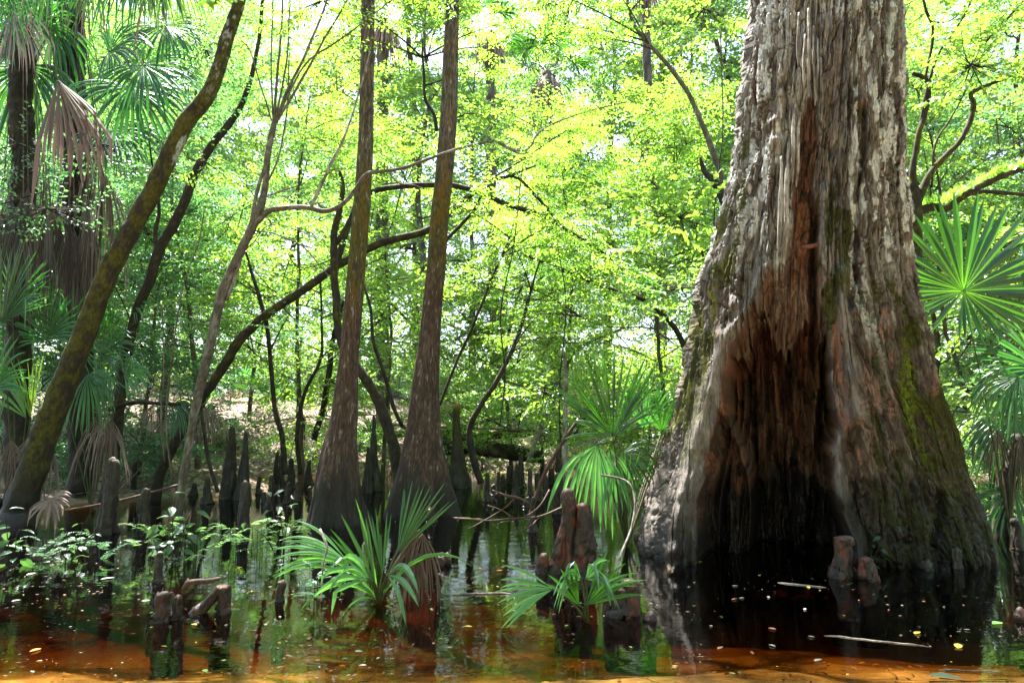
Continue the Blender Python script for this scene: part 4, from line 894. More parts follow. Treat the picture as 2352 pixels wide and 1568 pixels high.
# palmettos at the left water edge
def bush(label, base, fr, name='palmetto', dead=()):
    r = thing(name, label, 'palm', base, 'palmettos at the water'); Yb = base[1]
    for hx, hy, tx, ty, dy, n, sp, kk, cl in fr:
        hub = V(hx, hy, Yb + dy); tip = V(tx, ty, Yb + dy - .1); green_frond(r, base, hub, tip - hub, (rng.normal() * .3, -1, .3), np.linalg.norm(tip - hub) * 1.1, cl, n=n, spread=sp, k=kk)
    for hx, hy, tx, ty, dy in dead:
        hub = V(hx, hy, Yb + dy); tip = V(tx, ty, Yb + dy); dead_frond(r, base, hub, tip - hub, (rng.normal() * .3, -1, .3), np.linalg.norm(tip - hub) * 1.1, [(.20, .15, .14), (.12, .085, .07)][int(hx) % 2], n=20, spread=80)
    return r
bush('palmetto at the far left edge with tall dark green fans and purplish dead leaves below', V(40, 1130, 7.9) * [1, 1, 0], [(5, 740, 25, 570, 0, 36, 130, .15, 'green'), (30, 700, 90, 600, .3, 26, 120, .3, 'dark'), (70, 960, 60, 840, .1, 10, 30, .2, 'yellow'), (60, 960, 5, 850, .1, 12, 60, .5, 'pale'), (-20, 900, 20, 780, 0, 20, 120, .4, 'blue')],
     dead=[(25, 1010, 30, 1090, -.2), (70, 1000, 70, 1130, 0), (0, 1020, -10, 1140, -.1), (100, 1020, 110, 1140, .1)])
bush('palmetto of bluish spreading fans behind the thick leaning trunk', V(215, 1085, 8.9) * [1, 1, 0], [(110, 780, 90, 650, .2, 34, 190, .3, 'blue'), (160, 790, 230, 680, .2, 34, 180, .5, 'blue'), (235, 815, 300, 740, .1, 30, 160, .6, 'green'), (285, 860, 350, 830, 0, 28, 160, 1.0, 'pale'), (200, 860, 260, 960, -.1, 26, 130, 1.2, 'blue'), (300, 700, 360, 650, .8, 24, 140, .5, 'pale'), (260, 750, 220, 690, .5, 26, 170, .4, 'green')],
     dead=[(240, 960, 245, 1100, 0), (225, 950, 215, 1080, .1), (255, 960, 262, 1060, -.1)])
r = bush('bent palm leaf arching low over the water behind the grey slender tree, half brown', V(250, 1090, 9.4) * [1, 1, 0], [(395, 928, 470, 940, 0, 30, 180, 1.5, 'dark')], dead=[(410, 922, 440, 960, 0), (470, 935, 500, 1000, .1), (350, 930, 340, 990, .1)])
mb = MB(); px_branch(mb, [(250, 940, 14, 9.4), (310, 925, 11, 9.4), (395, 928, 9, 9.4), (470, 932, 6, 9.4)], 8, .05); part('stalk', mb, M_bark2, r)
# small dead fan at the foot of the leaning trunk
b = V(120, 1190, 7.2); r = thing('dead_palm_leaf', 'small brown dead fan leaf touching the water beside the leaning mossy trunk', 'leaf', ground(120, 1200))
hub = V(118, 1145, 7.2); dead_frond(r, hub, hub, V(130, 1200, 7.1) - hub, (0, -1, .4), .27, (.22, .15, .14), n=13, spread=190, k=.6, stalk=False, base=.9)

# ------------------------------------------------------------------ knees
def knee_col(top, tint):
    def f(v):
        x, y, z = v[:, 0], v[:, 1], v[:, 2]; h = z / top
        n = fbm(x * 22, y * 22, z * 12, 4); n2 = fbm(x * 50, y * 50, z * 40, 3)
        c = np.zeros((len(v), 4)); c[:, :3] = (.028, .02, .018); c[:, 3] = .45
        if tint == 'black':
            c = blend(c, (.06, .05, .04), ss(.5, .7, n)); c = blend(c, (.055, .06, .015), ss(.4, .9, h) * ss(.45, .6, n2) * .8)
        elif tint == 'moss':
            c = blend(c, (.09, .085, .02), ss(.3, .8, h) * ss(.38, .55, n) * .9, .95); c = blend(c, (.40, .13, .03), ss(.93, .97, h + (n - .5) * .1))
        elif tint == 'grey':
            c = blend(c, (.05, .042, .035), ss(.35, .7, h + (n - .5) * .4), .8); c = blend(c, (.20, .17, .14), ss(.9, .98, h) * ss(.4, .6, n))
        elif tint == 'red':
            c = blend(c, (.05, .024, .02), ss(.1, .5, h + (n - .5) * .5) * .95, .5); c = blend(c, (.02, .012, .01), ss(.46, .58, n2) * .8); c = blend(c, (.17, .10, .085), ss(.88, .99, h + (n2 - .5) * .5) * .8, .55)
            c = blend(c, (.17, .045, .03), ss(.60, .66, n) * .7)
        c = blend(c, (.01, .007, .006), ss(.03, -.01, z), .2)
        return c
    return f
def kfl(w):
    ph = rng.random(4) * 30; q = 1 / max(w, .05)
    def f(P, ang):
        z = P[:, 2][:, None]; c = np.cos(ang)[None]; s_ = np.sin(ang)[None]
        a = fbm(c * 1.2 + ph[0], s_ * 1.2 + ph[1], z * q * .7, 3) - .5
        b = 1 - np.abs(2 * fbm(c * 2.6 + ph[2], s_ * 2.6, z * q * .5, 3) - 1) - .7
        d = fbm(c * 5 + ph[3], s_ * 5, z * q * 4, 3) - .5
        return 1 + .95 * a + .40 * b + .36 * d
    return f
def knee(label, x, yt, yb, wt, wb, tint='black', lean=0, shape=None, group='cypress knees', extra=None):
    b = ground(x, yb); Yy = b[1]; h = at(x, yt, Yy)[2]; s = Yy / F
    mb = MB(); z = np.array([-.5, -.15, 0, .12, .3, .55, .78, .9, .96, 1.0]); pr = np.array([1.35, 1.12, 1, .82, .62, .45, .30, .27, .20, .07]) if shape is None else np.array(shape)
    wt_ = wt / wb; pr = np.where(z > .5, np.maximum(pr * (wt_ / .45 if shape is None else 1), 0), pr)
    if shape is None: pr = np.array([1.25, 1.1, 1, .85, .85 - (.85 - wt_) * .45, .85 - (.85 - wt_) * .75, wt_ * 1.0, wt_ * .92, wt_ * .7, wt_ * .25])
    P = np.stack([b[0] + lean * s * z + rng.normal(size=10) * .004, np.full(10, Yy), z * h * np.where(z < 0, 1, 1)], 1); P[0, 2] = -.6; P[1, 2] = -.2
    tube(mb, P, pr * wb / 2 * s, 40, max(.006, h / 70), knee_col(h, tint), .0, flute=kfl(wb * s))
    if extra: extra(mb, b, s, h)
    return tag(part('cypress_knee', mb, M_bark2, loc=b), label, 'cypress knee', group)
def ex1(mb, b, s, h):
    P, W = pxpath([(1335, 1365, 60, b[1]), (1338, 1290, 52, b[1]), (1340, 1200, 38, b[1]), (1340, 1170, 32, b[1]), (1341, 1160, 26, b[1]), (1341, 1154, 10, b[1])]); tube(mb, P, W, 36, .008, knee_col(h, 'red'), flute=kfl(.09))
    P, W = pxpath([(1262, 1400, 54, b[1]), (1275, 1330, 44, b[1]), (1290, 1250, 30, b[1]), (1300, 1190, 18, b[1]), (1303, 1150, 12, b[1])]); tube(mb, P, W, 36, .008, knee_col(h * 1.5, 'red'), flute=kfl(.09))
    P, W = pxpath([(1247, 1370, 34, b[1]), (1248, 1300, 26, b[1]), (1250, 1276, 20, b[1]), (1250, 1269, 8, b[1])]); tube(mb, P, W, 30, .008, knee_col(h * .5, 'red'), flute=kfl(.09))
knee('large red brown cypress knee with two peaks behind the drooping palmetto', 1309, 1122, 1345, 27, 62, 'red', -2, [1.3, 1.15, 1, .85, .68, .55, .44, .46, .42, .2], extra=ex1)
def ex2(mb, b, s, h):
    for x, yt, w in ((1408, 1338, 34), (1446, 1328, 36), (1398, 1325, 24)):
        P, W = pxpath([(x, 1440, w * 1.1, b[1]), (x, 1380, w, b[1]), (x, yt + 12, w * .95, b[1]), (x, yt + 3, w * .75, b[1]), (x, yt, w * .3, b[1])]); tube(mb, P, W, 30, .008, knee_col(h * 1.1, 'red'), flute=kfl(.09))
knee('squat clump of fused dark knees right of the drooping palmetto', 1424, 1345, 1412, 34, 62, 'red', 0, extra=ex2)
knee('tiny rounded red knee poking from the water left of the hollow cypress foot', 1492, 1404, 1424, 26, 30, 'red', 0, [1.1, 1.05, 1, 1, .98, .9, .7, .5, .3, .1])
knee('mushroom topped red knee in front of the hollow cypress', 1937, 1231, 1326, 42, 54, 'red', 2, [1.2, 1.1, 1, .95, .82, .68, .66, .78, .74, .3])
knee('short round knee beside the mushroom topped one', 1993, 1278, 1331, 34, 44, 'red', -4, [1.2, 1.1, 1, .98, .9, .78, .7, .72, .6, .2])
knee('dark low knob at the wet foot of the hollow cypress', 2129, 1284, 1306, 26, 30, 'black', 0, [1.1, 1.05, 1, 1, .98, .9, .7, .5, .3, .1])
knee('small dark knob nearest the right corner of the hollow cypress foot', 2198, 1257, 1304, 20, 26, 'black', 0, [1.1, 1.05, 1, .9, .8, .8, .8, .7, .5, .2])
knee('short dark knee leftmost of the front row at lower left', 370, 1357, 1427, 24, 34, 'red', 2, [1.2, 1.1, 1, .85, .7, .66, .75, .7, .5, .2])
knee('narrow dark knee beside the leftmost front knee', 405, 1366, 1420, 18, 26, 'red', 0)
def ex3(mb, b, s, h):
    P, W = pxpath([(455, 1450, 44, b[1]), (455, 1412, 38, b[1]), (453, 1396, 30, b[1]), (450, 1390, 14, b[1])]); tube(mb, P, W, 26, .006, knee_col(h * .6, 'red'), flute=kfl(.09))
    P, W = pxpath([(452, 1420, 26, b[1]), (475, 1390, 24, b[1]), (495, 1368, 22, b[1]), (510, 1352, 24, b[1])]); tube(mb, P, W, 26, .006, knee_col(h, 'red'), flute=kfl(.09))
knee('red tipped knee joined to a low lump, among the front row at lower left', 512, 1342, 1408, 28, 32, 'red', 4, [1.2, 1.1, 1, .9, .85, .85, .95, .85, .6, .25], extra=ex3)
knee('lone small knee in open water left of the near palmetto', 643, 1334, 1380, 16, 20, 'red', 0)
knee('black knee sticking up through the leafy seedling at lower left', 362, 1265, 1336, 16, 24, 'black', 0)
knee('grey wrinkled knee standing alone beside the leaning mossy trunk', 245, 1050, 1225, 24, 50, 'grey', 4)
knee('tall black pointed knee, left one of the tallest far pair', 524, 978, 1146, 16, 44, 'black', 2)
knee('tall black pointed knee, right one of the tallest far pair', 556, 990, 1148, 11, 38, 'black', 1)
knee('black knee standing before the tall pointed pair', 558, 1103, 1219, 16, 30, 'black', 0)
knee('black stubby knee in water between the grey knee and tall pair', 330, 1120, 1219, 17, 27, 'black', -1)
knee('slim black knee left of the grey slender tree', 350, 1004, 1112, 8, 18, 'black', 0)
knee('black pointed knee between the slim cypresses, the taller', 858, 952, 1128, 9, 46, 'black', -4)
knee('black pointed knee between the slim cypresses, the shorter', 842, 1024, 1132, 7, 30, 'black', 0)
knee('tall mossy knee with an orange broken tip right of the darker slim cypress', 1053, 926, 1120, 16, 58, 'moss', -6)
knee('small pointed knee in the channel right of the mossy knee', 1119, 1083, 1152, 8, 20, 'black', 0)
knee('small red topped knee by the foot of the darker slim cypress', 990, 1165, 1200, 14, 22, 'red', 0)
knee('low red knob behind the near palmetto', 1018, 1270, 1296, 26, 30, 'red', 0, [1.1, 1.05, 1, 1, .98, .9, .7, .5, .3, .1])
knee('thin dark knee behind fallen twigs in the channel', 1224, 1140, 1222, 9, 22, 'black', 0)
knee('dark knee just above the double knee on its left', 1280, 1085, 1180, 14, 30, 'black', 3)
knee('dark knee in the shadows at the right edge', 2338, 1190, 1262, 16, 30, 'grey', 0)
knee('dark red knob at the right edge of the near water', 2348, 1395, 1425, 26, 30, 'red', 0, [1.1, 1.05, 1, 1, .98, .9, .7, .5, .3, .1])
zones = [(290, 480, 'between the leaning trunks and tall pair'), (590, 720, 'left of the left slim cypress'), (1130, 1300, 'along the far shore right of the mossy knee'), (1440, 1520, 'behind the tall palmetto')]
for x0, x1, w_ in zones:
    nn = {290: 9, 590: 12, 1130: 14, 1440: 4}[x0]
    for i in range(nn):
        x = x0 + (x1 - x0) * (i + rng.random() * .8) / nn; yb = 1108 + 60 * rng.random(); hh = 25 + 70 * rng.random() ** 1.5
        knee('small black knee among several ' + w_, x, yb - hh, yb, 6 + 5 * rng.random(), 12 + 14 * rng.random(), 'black', rng.normal() * 3, group='small knees ' + w_)
# ------------------------------------------------------------------ forest trees (built once per kind, then copied)
def grow(name, H, r0, h0, rad, nl, tw, twL, leafL, mat_, wr=.5, lean=.5, sub=5, droop=.25, ns=3):
    root = thing(name, 'x', 'tree', (0, 0, 0))
    mt, ml = MB(), MB()
    t = np.linspace(0, 1, 9); o = rng.random(2) * 40; a0 = rng.random() * 6.28
    off = lean * H * .16 * t ** 1.5
    P = np.stack([off * math.cos(a0) + lean * (fbm(t * 2.5, t * 0 + o[0], t * 0, 2) - .5) * H * .3 * t ** .7, off * math.sin(a0) + lean * (fbm(t * 2.5, t * 0 + o[1], t * 0, 2) - .5) * H * .3 * t ** .7, t * H - .3], 1)
    tube(mt, P, r0 * (1 - .8 * t), 10, .2, col_far, .2, 6, .06)
    for i in range(nl):
        f = (i + rng.random()) / nl; hh = min(.99, h0 + (1 - h0) * f)
        k = hh * 8; ii = min(int(k), 7); b = P[ii] + (P[ii + 1] - P[ii]) * (k - ii)
        a = i * 2.4 + rng.normal() * .5
        L = rad * (.55 + .75 * rng.random()) * (1 - .45 * f); el = .1 + 1.0 * f * rng.random() + rng.normal() * .25
        s = np.linspace(0, 1, 8)[:, None]
        d = np.array([math.cos(a) * math.cos(el), math.sin(a) * math.cos(el), math.sin(el)])
        Pl = b + d * L * s + np.array([0, 0, -droop * L]) * s ** 2 + rng.normal(size=3) * .16 * L * np.sin(s * 5) * s
        tube(mt, Pl, np.linspace(r0 * .32 * (1 - .5 * f), .008, 8), 6, .25, col_far)
        spray(mt, ml, Pl, tw, twL, leafL, wr, .2, 1.0, sub=sub, colf=col_far, twr=.006, droop=.2, flat=.5)
        for q in range(ns):
            j = 1 + int(rng.random() * 5); d2 = nrm(d + rng.normal(size=3) * .6); L2 = L * (.35 + .35 * rng.random())
            s2 = np.linspace(0, 1, 5)[:, None]; P2 = Pl[j] + d2 * L2 * s2 + np.array([0, 0, -droop * L2 * .7]) * s2 ** 2
            tube(mt, P2, np.linspace(.014, .006, 5), 4, .25, col_far, raw=True)
            spray(mt, ml, P2, tw // 2, twL * .8, leafL, wr, .2, 1.0, sub=sub, colf=col_far, twr=.005, droop=.2, flat=.5)
    part('trunk', mt, M_bark2, root); part('crown', ml, mat_, root, False, usecol=False)
    return root
kinds = {
 'und_a': grow('understory_tree', 7.5, .05, .22, 2.3, 16, 8, .8, .095, M_leafA),
 'und_b': grow('understory_tree', 6.5, .045, .2, 2.2, 15, 8, .8, .09, M_leafA, .48, .9),
 'und_c': grow('understory_tree', 8.5, .06, .26, 2.5, 17, 8, .85, .10, M_leafB, .55, .8),
 'dark_a': grow('understory_tree', 7.0, .05, .04, 2.1, 17, 9, .75, .085, M_leafC, .6, .7),
 'tall_a': grow('forest_tree', 13, .13, .22, 3.6, 18, 8, 1.2, .16, M_leafA, .6, .5),
 'tall_b': grow('forest_tree', 15, .16, .25, 3.8, 18, 8, 1.3, .17, M_leafB, .6, .4),
 'tall_c': grow('forest_tree', 14, .13, .18, 3.7, 18, 8, 1.2, .16, M_leafA, .55, .6),
 'shrub_a': grow('shrub', 1.8, .02, .03, 1.1, 11, 6, .4, .075, M_leafB, .5, .9, 3, ns=1),
 'shrub_b': grow('shrub', 2.4, .022, .03, 1.2, 12, 6, .45, .08, M_leafA, .5, .9, 3, ns=1),
 'shrub_c': grow('shrub', 1.4, .018, .03, .9, 11, 6, .36, .08, M_leafC, .6, .9, 3, ns=1),
}
used = set()
AD = {'A': 'light green', 'B': 'mid green', 'C': 'dark green'}
def region(px_):
    for lim, txt in ((150, 'behind the palms at the left edge'), (420, 'seen behind the thick leaning trunk'), (600, 'between the leaning trunks and grey slender tree'), (800, 'just left of the left slim cypress'), (1010, 'in the gap of the two slim cypresses'), (1250, 'just right of the darker slim cypress'), (1500, 'above the tall palmetto'), (1760, 'close left of the hollow cypress'), (2110, 'hidden mostly behind the hollow cypress')):
        if px_ < lim: return txt
    return 'right of the hollow cypress'
def place(kind, x, y, sc=1.0, row=''):
    src = kinds[kind]; o = src if kind not in used else copy_tree(src); used.add(kind)
    z = float(terrain(np.array([x]), np.array([y]))[0])
    o.location = (x, y, max(z, -.3)); o.rotation_euler = (0, 0, rng.random() * 6.28); o.scale = (sc * (.9 + .2 * rng.random()),) * 3
    px_, _ = proj([x, y, 2.0])
    hue = {'und_a': 'light green', 'und_b': 'yellow green', 'und_c': 'mid green', 'dark_a': 'dark green', 'tall_a': 'light green', 'tall_b': 'mid green', 'tall_c': 'yellow green', 'shrub_a': 'mid green', 'shrub_b': 'light green', 'shrub_c': 'dark green'}[kind]
    o['label'] = f"{hue} {row} {region(float(px_))}".replace('leafy understory tree on the near bank', 'shore tree').replace('low leafy shrub on the leaf littered bank', 'low bank shrub').replace('low leafy shrub at the water edge', 'low shrub at the water edge').replace('leafy tree up the bank', 'tree up the bank')
    o['category'] = 'shrub' if 'shrub' in kind else 'tree'; o['group'] = f"{row} {region(float(px_))}"
    return o
def X(px_, Y): return (px_ - CX) / F * Y
# near understory round the far shore
for px_, Y, k, s in [(40, 12.5, 'dark_a', 1), (230, 13.5, 'dark_a', 1.05), (330, 11.8, 'dark_a', .9), (470, 13.2, 'und_c', .95), (700, 12.5, 'und_a', 1), (880, 14, 'und_b', 1.1), (1180, 14.5, 'und_a', 1.1), (1290, 12.8, 'und_b', 1.05), (1540, 12.2, 'und_b', 1.1), (1660, 11.4, 'und_a', 1), (2120, 11.5, 'und_a', 1.1), (2250, 10.6, 'und_b', 1.1), (2380, 12.5, 'und_c', 1.1), (2480, 9.8, 'dark_a', .9), (-60, 11, 'dark_a', 1), (1900, 13.5, 'und_a', 1)]:
    place(k, X(px_, Y), Y, s, 'leafy understory tree on the near bank')
for i, px_ in enumerate([-120, 150, 560, 960, 1340, 2100, 2400]):
    Y = 17 + 3 * rng.random(); place(['dark_a', 'und_c', 'und_c', 'tall_c', 'und_a', 'tall_a', 'und_b', 'und_a', 'tall_c', 'und_b'][i % 10], X(px_ + rng.normal() * 25, Y), Y, 1.05, 'leafy tree up the bank')
for i in range(9):
    px_ = -150 + i * 310; Y = 28 + 4 * rng.random(); place(['tall_a', 'tall_b', 'tall_c'][i % 3], X(px_ + rng.normal() * 40, Y), Y, .95, 'tall forest tree')
for px_ in (20, 190, 360): place('tall_b', X(px_, 17), 17 + rng.random(), .75, 'tall forest tree')
for i in range(22):
    px_ = -250 + i * 132; Y = 35 + 9 * rng.random(); place(['tall_b', 'tall_a', 'tall_c'][i % 3], X(px_ + rng.normal() * 40, Y), Y, 1.75, 'distant tall tree')
for i in range(46):
    Y = 14.8 + 13 * (i / 46) + rng.random() * 1.5; px_ = -50 + 2450 * ((i * .618) % 1)
    place(['shrub_a', 'shrub_b', 'shrub_c'][i % 3], X(px_, Y), Y, .9, 'low leafy shrub on the leaf littered bank')
for px_, Y, k, s in [(100, 10.4, 'shrub_c', 1), (330, 11.2, 'shrub_c', .8), (2300, 8.6, 'shrub_b', .9), (2180, 9.0, 'shrub_a', .9), (1590, 10.2, 'shrub_a', 1), (1500, 11.5, 'shrub_b', .8)]:
    place(k, X(px_, Y), Y, s, 'low leafy shrub at the water edge')

# palms on the far bank (green fans, a few brown)
def bank_palm(seed, n=9, h=.5):
    r = thing('bank_palm', 'x', 'palm', (0, 0, 0))
    for i in range(n):
        a = i * 2.4 + seed; el = .5 + .7 * rng.random(); st = h * (.7 + .6 * rng.random())
        hub = np.array([math.cos(a) * math.cos(el), math.sin(a) * math.cos(el), math.sin(el)]) * st; D = nrm(hub + [0, 0, .1])
        green_frond(r, (0, 0, 0), hub, D, (0, 0, 1), .65, ['green', 'blue', 'green', 'yellow'][i % 4], n=22, spread=200, k=.6, m=6)
    dead_frond(r, (0, 0, 0), (.15, -.1, .3), (.4, -.6, -.3), (0, 0, 1), .6, (.3, .2, .16), n=16, spread=120, m=6)
    return r
bp1 = bank_palm(0, 9, .6); bp2 = bank_palm(1.5, 7, .9)
bs = [(545, 21), (640, 19), (850, 17), (905, 15.5), (1060, 16.5), (1120, 18.5), (1200, 22), (1290, 16), (1380, 19), (1500, 17), (460, 16.5), (1620, 14), (2300, 14), (2200, 17), (740, 23)]
for i, (px_, Y) in enumerate(bs):
    src = (bp1, bp2)[i % 2]; o = src if i < 2 else copy_tree(src)
    x = X(px_, Y); o.location = (x, Y, float(terrain(np.array([x]), np.array([Y]))[0])); o.rotation_euler = (0, 0, rng.random() * 6.28)
    rg = region(px_); o['label'] = f"fan leaved {'short' if i % 2 == 0 else 'longer stalked'} far bank palmetto {rg}"; o['group'] = f'palmettos on the far bank {rg}'
# distant cabbage palm crowns seen high through the leaves
for px_, py_, Y, lab in [(1125, 75, 24, 'distant palm trunk with brown hanging leaves high right of the darker slim cypress'), (1255, 165, 21, 'distant palm head of brown dead leaves high at centre'), (880, 45, 19, 'reddish brown dead palm leaves glimpsed between the slim cypress tops'), (1830 - 350, -40, 26, 'distant palm at the top edge left of the hollow cypress')]:
    c0 = V(px_, py_, Y); g_ = float(terrain(np.array([c0[0]]), np.array([Y]))[0])
    r = thing('distant_palm', lab, 'palm', (c0[0], Y, g_))
    mb = MB(); tube(mb, [(c0[0] + .3, Y, g_ - .3), (c0[0] + .1, Y, (g_ + c0[2]) / 2), c0], [.2, .18, .17], 12, .2, col_far, .3, 6); part('trunk', mb, M_bark2, r)
    for i in range(8):
        a = i * .8; hub = c0 + np.array([math.cos(a) * .25, math.sin(a) * .25, -.2]); dead_frond(r, c0, hub, (math.cos(a) * .3, math.sin(a) * .3, -1), (math.cos(a), math.sin(a), .2), 1.2, [(.22, .13, .10), (.33, .26, .24)][i % 2], n=16, spread=70, k=1.5, stalk=False, m=6)
    for i in range(9):
        a = i * .7 + .3; el = .9 * rng.random(); hub = c0 + np.array([math.cos(a) * math.cos(el), math.sin(a) * math.cos(el), math.sin(el)]) * .9
        green_frond(r, c0, hub, hub - c0, (0, 0, 1), .9, 'green', n=26, spread=230, k=.7, m=6)

# dense far undergrowth and low ground cover: uncountable
mb = MB(); n = 1500
yy = 23 + 34 * rng.random(n) ** .8; xx = (rng.random(n) - .5) * 2.0 * yy * .95
zz = terrain(xx, yy)
for i in range(n):
    hgt = (.5 + 2.6 * rng.random()) * (1 if yy[i] > 27 else .5); k = 46
    d = rng.normal(size=(k, 3)) * [.7, .7, .33]; p = np.array([xx[i], yy[i], zz[i] + hgt * .5]) + d * [1, 1, hgt]
    p[:, 2] = np.maximum(p[:, 2], zz[i])
    leaves(mb, p, rng.normal(size=(k, 3)) * [1, 1, .4], np.array([0, 0, 1.0]) + rng.normal(size=(k, 3)) * .6, .26 * (.6 + .6 * rng.random(k)), .55)
tag(part('far_undergrowth', mb, M_leafA, None, False, usecol=False), 'dense far undergrowth of green bushes beyond the bank', 'undergrowth', kind='stuff')
mb = MB(); n = 1500
yy = 14 + 14 * rng.random(n); xx = (rng.random(n) - .5) * 1.9 * yy; zz = terrain(xx, yy)
for i in range(n):
    if zz[i] < .05 or vn(xx[i] * .7, yy[i] * .7, 0) < .42: continue
    k = 22; p = np.array([xx[i], yy[i], zz[i] + .12]) + rng.normal(size=(k, 3)) * [.22, .22, .07]
    leaves(mb, p, rng.normal(size=(k, 3)) * [1, 1, .3], np.array([0, 0, 1.0]) + rng.normal(size=(k, 3)) * .35, .075 * (.6 + .6 * rng.random(k)), .55)
tag(part('ground_cover', mb, M_leafA, None, False, usecol=False), 'low green seedlings scattered over the leaf littered bank', 'ground cover', kind='stuff')
mb = MB(); n = 26000
yy = 13.5 + 12 * rng.random(n) ** 1.2; xx = (rng.random(n) - .5) * 1.8 * yy; zz = terrain(xx, yy); k_ = zz > 0.0; xx, yy, zz = xx[k_], yy[k_], zz[k_]; n = len(xx)
pal = np.array([(.22, .15, .12, .8), (.15, .095, .07, .8), (.32, .25, .21, .8), (.09, .06, .045, .8)])
leaves(mb, np.stack([xx, yy, zz + .012], 1), rng.normal(size=(n, 3)) * [1, 1, .15], np.array([0, 0, 1.0]) + rng.normal(size=(n, 3)) * .3, .09 * (.6 + .6 * rng.random(n)), .5, col=pal[rng.integers(4, size=n)])
tag(part('leaf_litter', mb, M_dead, None, False), 'brown fallen leaves carpeting the far bank', 'leaf litter', kind='stuff')

# unseen swamp forest round and behind the viewpoint, added to cut sky fill, one mass
def arr(me):
    v = np.zeros(len(me.vertices) * 3, np.float32); me.vertices.foreach_get('co', v); return v.reshape(-1, 3)
src = [grow('wood_part', 13, .2, .15, 4.0, 18, 5, 1.6, .34, M_leafB, .6, .4, 4), grow('wood_part', 12, .2, .12, 4.0, 18, 5, 1.6, .34, M_leafB, .6, .4, 4)]
ml, mt = MB(), MB()
for i, (x, y) in enumerate([(-5, -6), (1, -8), (7, -6), (-10, -3), (11.5, -2), (-3, -13), (5, -14), (-11, -11), (13, -10), (-13.5, 3), (14, 4.5), (-8.5, -1), (9.5, -9), (0, -20)]):
    r_ = src[i % 2]; a = rng.random() * 6.28; c_, s_ = math.cos(a), math.sin(a); M3 = np.array([[c_, -s_, 0], [s_, c_, 0], [0, 0, 1]])
    z0 = float(terrain(np.array([float(x)]), np.array([float(y)]))[0])
    for ch in r_.children:
        v = arr(ch.data) @ M3.T + [x, y, z0]
        f = [list(p_.vertices) for p_ in ch.data.polygons]
        (ml if ch.name.startswith('crown') else mt).add(v, [q for q in f if len(q) == 4], [q for q in f if len(q) == 3], (.08, .06, .05, .9))
for r_ in src:
    for ch in list(r_.children): bpy.data.objects.remove(ch)
    bpy.data.objects.remove(r_)
w_ = part('surrounding_wood', ml, M_leafB, None, False, usecol=False); tag(w_, 'unseen rest of the green swamp forest around and behind the viewpoint, added to cut sky light', 'forest', kind='stuff')
part('trunks', mt, M_bark2, w_)['kind'] = 'stuff'
# ------------------------------------------------------------------ logs and sticks
def log(label, L, cf, n=20, rough=.25, name='fallen_log', cat='log', extra=None, m=None, ds=.06, group=None):
    P, W = pxpath(L); b = P[0]; r_ = MB(); tube(r_, P, W, n, ds, cf, rough, 10 if W.max() > .05 else 30, .02 if W.max() > .03 else .006)
    if extra:
        for e in extra:
            P, W = pxpath(e); tube(r_, P, W, max(5, n // 2), ds, cf, rough, 20, .01)
    return tag(part(name, r_, m or M_bark2, loc=b), label, cat, group)
YL = 14.2
def cf_log(v):
    n = fbm(v[:, 0] * 6, v[:, 1] * 6, v[:, 2] * 6, 4); c = col_dark(v); T = v[:, 2]
    return blend(c, (.17, .14, .10), ss(.5, .66, n))
log('dark fallen log lying along the far shore right of the mossy knee', [(1000, 1030, 36, YL), (1060, 1022, 40, YL), (1120, 1030, 38, YL), (1190, 1040, 34, YL), (1245, 1048, 30, YL)], cf_log)
log('moss covered fallen log lying higher behind the dark one', [(1005, 996, 22, 15.2), (1080, 1000, 20, 15.2), (1150, 998, 20, 15.2), (1225, 990, 18, 15.2)], lambda v: blend(col_dark(v), (.16, .17, .02), ss(.35, .55, fbm(v[:, 0] * 5, v[:, 1] * 5, v[:, 2] * 5, 4))))
log('pale fallen log showing between the tall palmetto and hollow cypress', [(1425, 1080, 16, 13.2), (1480, 1086, 18, 13.2), (1560, 1092, 16, 13.2)], col_pale)
log('bent pale driftwood branch beside the tall pointed knees', [(520, 1072, 9, 12.5), (560, 1078, 9, 12.5), (590, 1088, 10, 12.5), (610, 1080, 10, 12.5), (625, 1085, 8, 12.5)], col_pale, 8, name='fallen_branch', cat='branch')
cbr = lambda v: np.c_[np.tile([.12, .06, .045], (len(v), 1)) * (.6 + .8 * fbm(v[:, 0] * 40, v[:, 1] * 40, v[:, 2] * 40, 2))[:, None], np.full(len(v), .6)]
log('long reddish pole slanting low over the water at left', [(150, 1172, 6, 7.6), (260, 1152, 6, 7.6), (340, 1133, 7, 7.7), (410, 1113, 6, 7.7)], cbr, 7, name='fallen_branch', cat='branch')
log('tangle of bare reddish twigs lying across the channel', [(1290, 1165, 5, 6.6), (1240, 1185, 4, 6.5), (1180, 1190, 4, 6.4), (1120, 1195, 3, 6.3), (1040, 1188, 2, 6.2)], cbr, 6, name='fallen_branch', cat='branch', ds=.03,
    extra=[[(1215, 1155, 5, 6.5), (1190, 1143, 7, 6.5), (1165, 1138, 6, 6.5), (1130, 1125, 3, 6.5)], [(1180, 1145, 4, 6.5), (1160, 1165, 3, 6.5), (1120, 1190, 3, 6.4), (1075, 1215, 2, 6.3)], [(1240, 1185, 3, 6.5), (1215, 1210, 3, 6.4), (1170, 1225, 2, 6.3)], [(1262, 1125, 5, 6.6), (1240, 1160, 4, 6.5), (1205, 1185, 3, 6.5), (1150, 1200, 2, 6.3)], [(1180, 1190, 3, 6.4), (1150, 1170, 2, 6.4), (1120, 1160, 2, 6.4)]])
log('crooked reddish root arching out of the water behind the joined knees', [(425, 1352, 16, 4.35), (432, 1338, 15, 4.35), (455, 1335, 13, 4.35), (480, 1333, 11, 4.35), (505, 1328, 8, 4.35)], cbr, 10, name='root', cat='root', ds=.02, rough=.4)
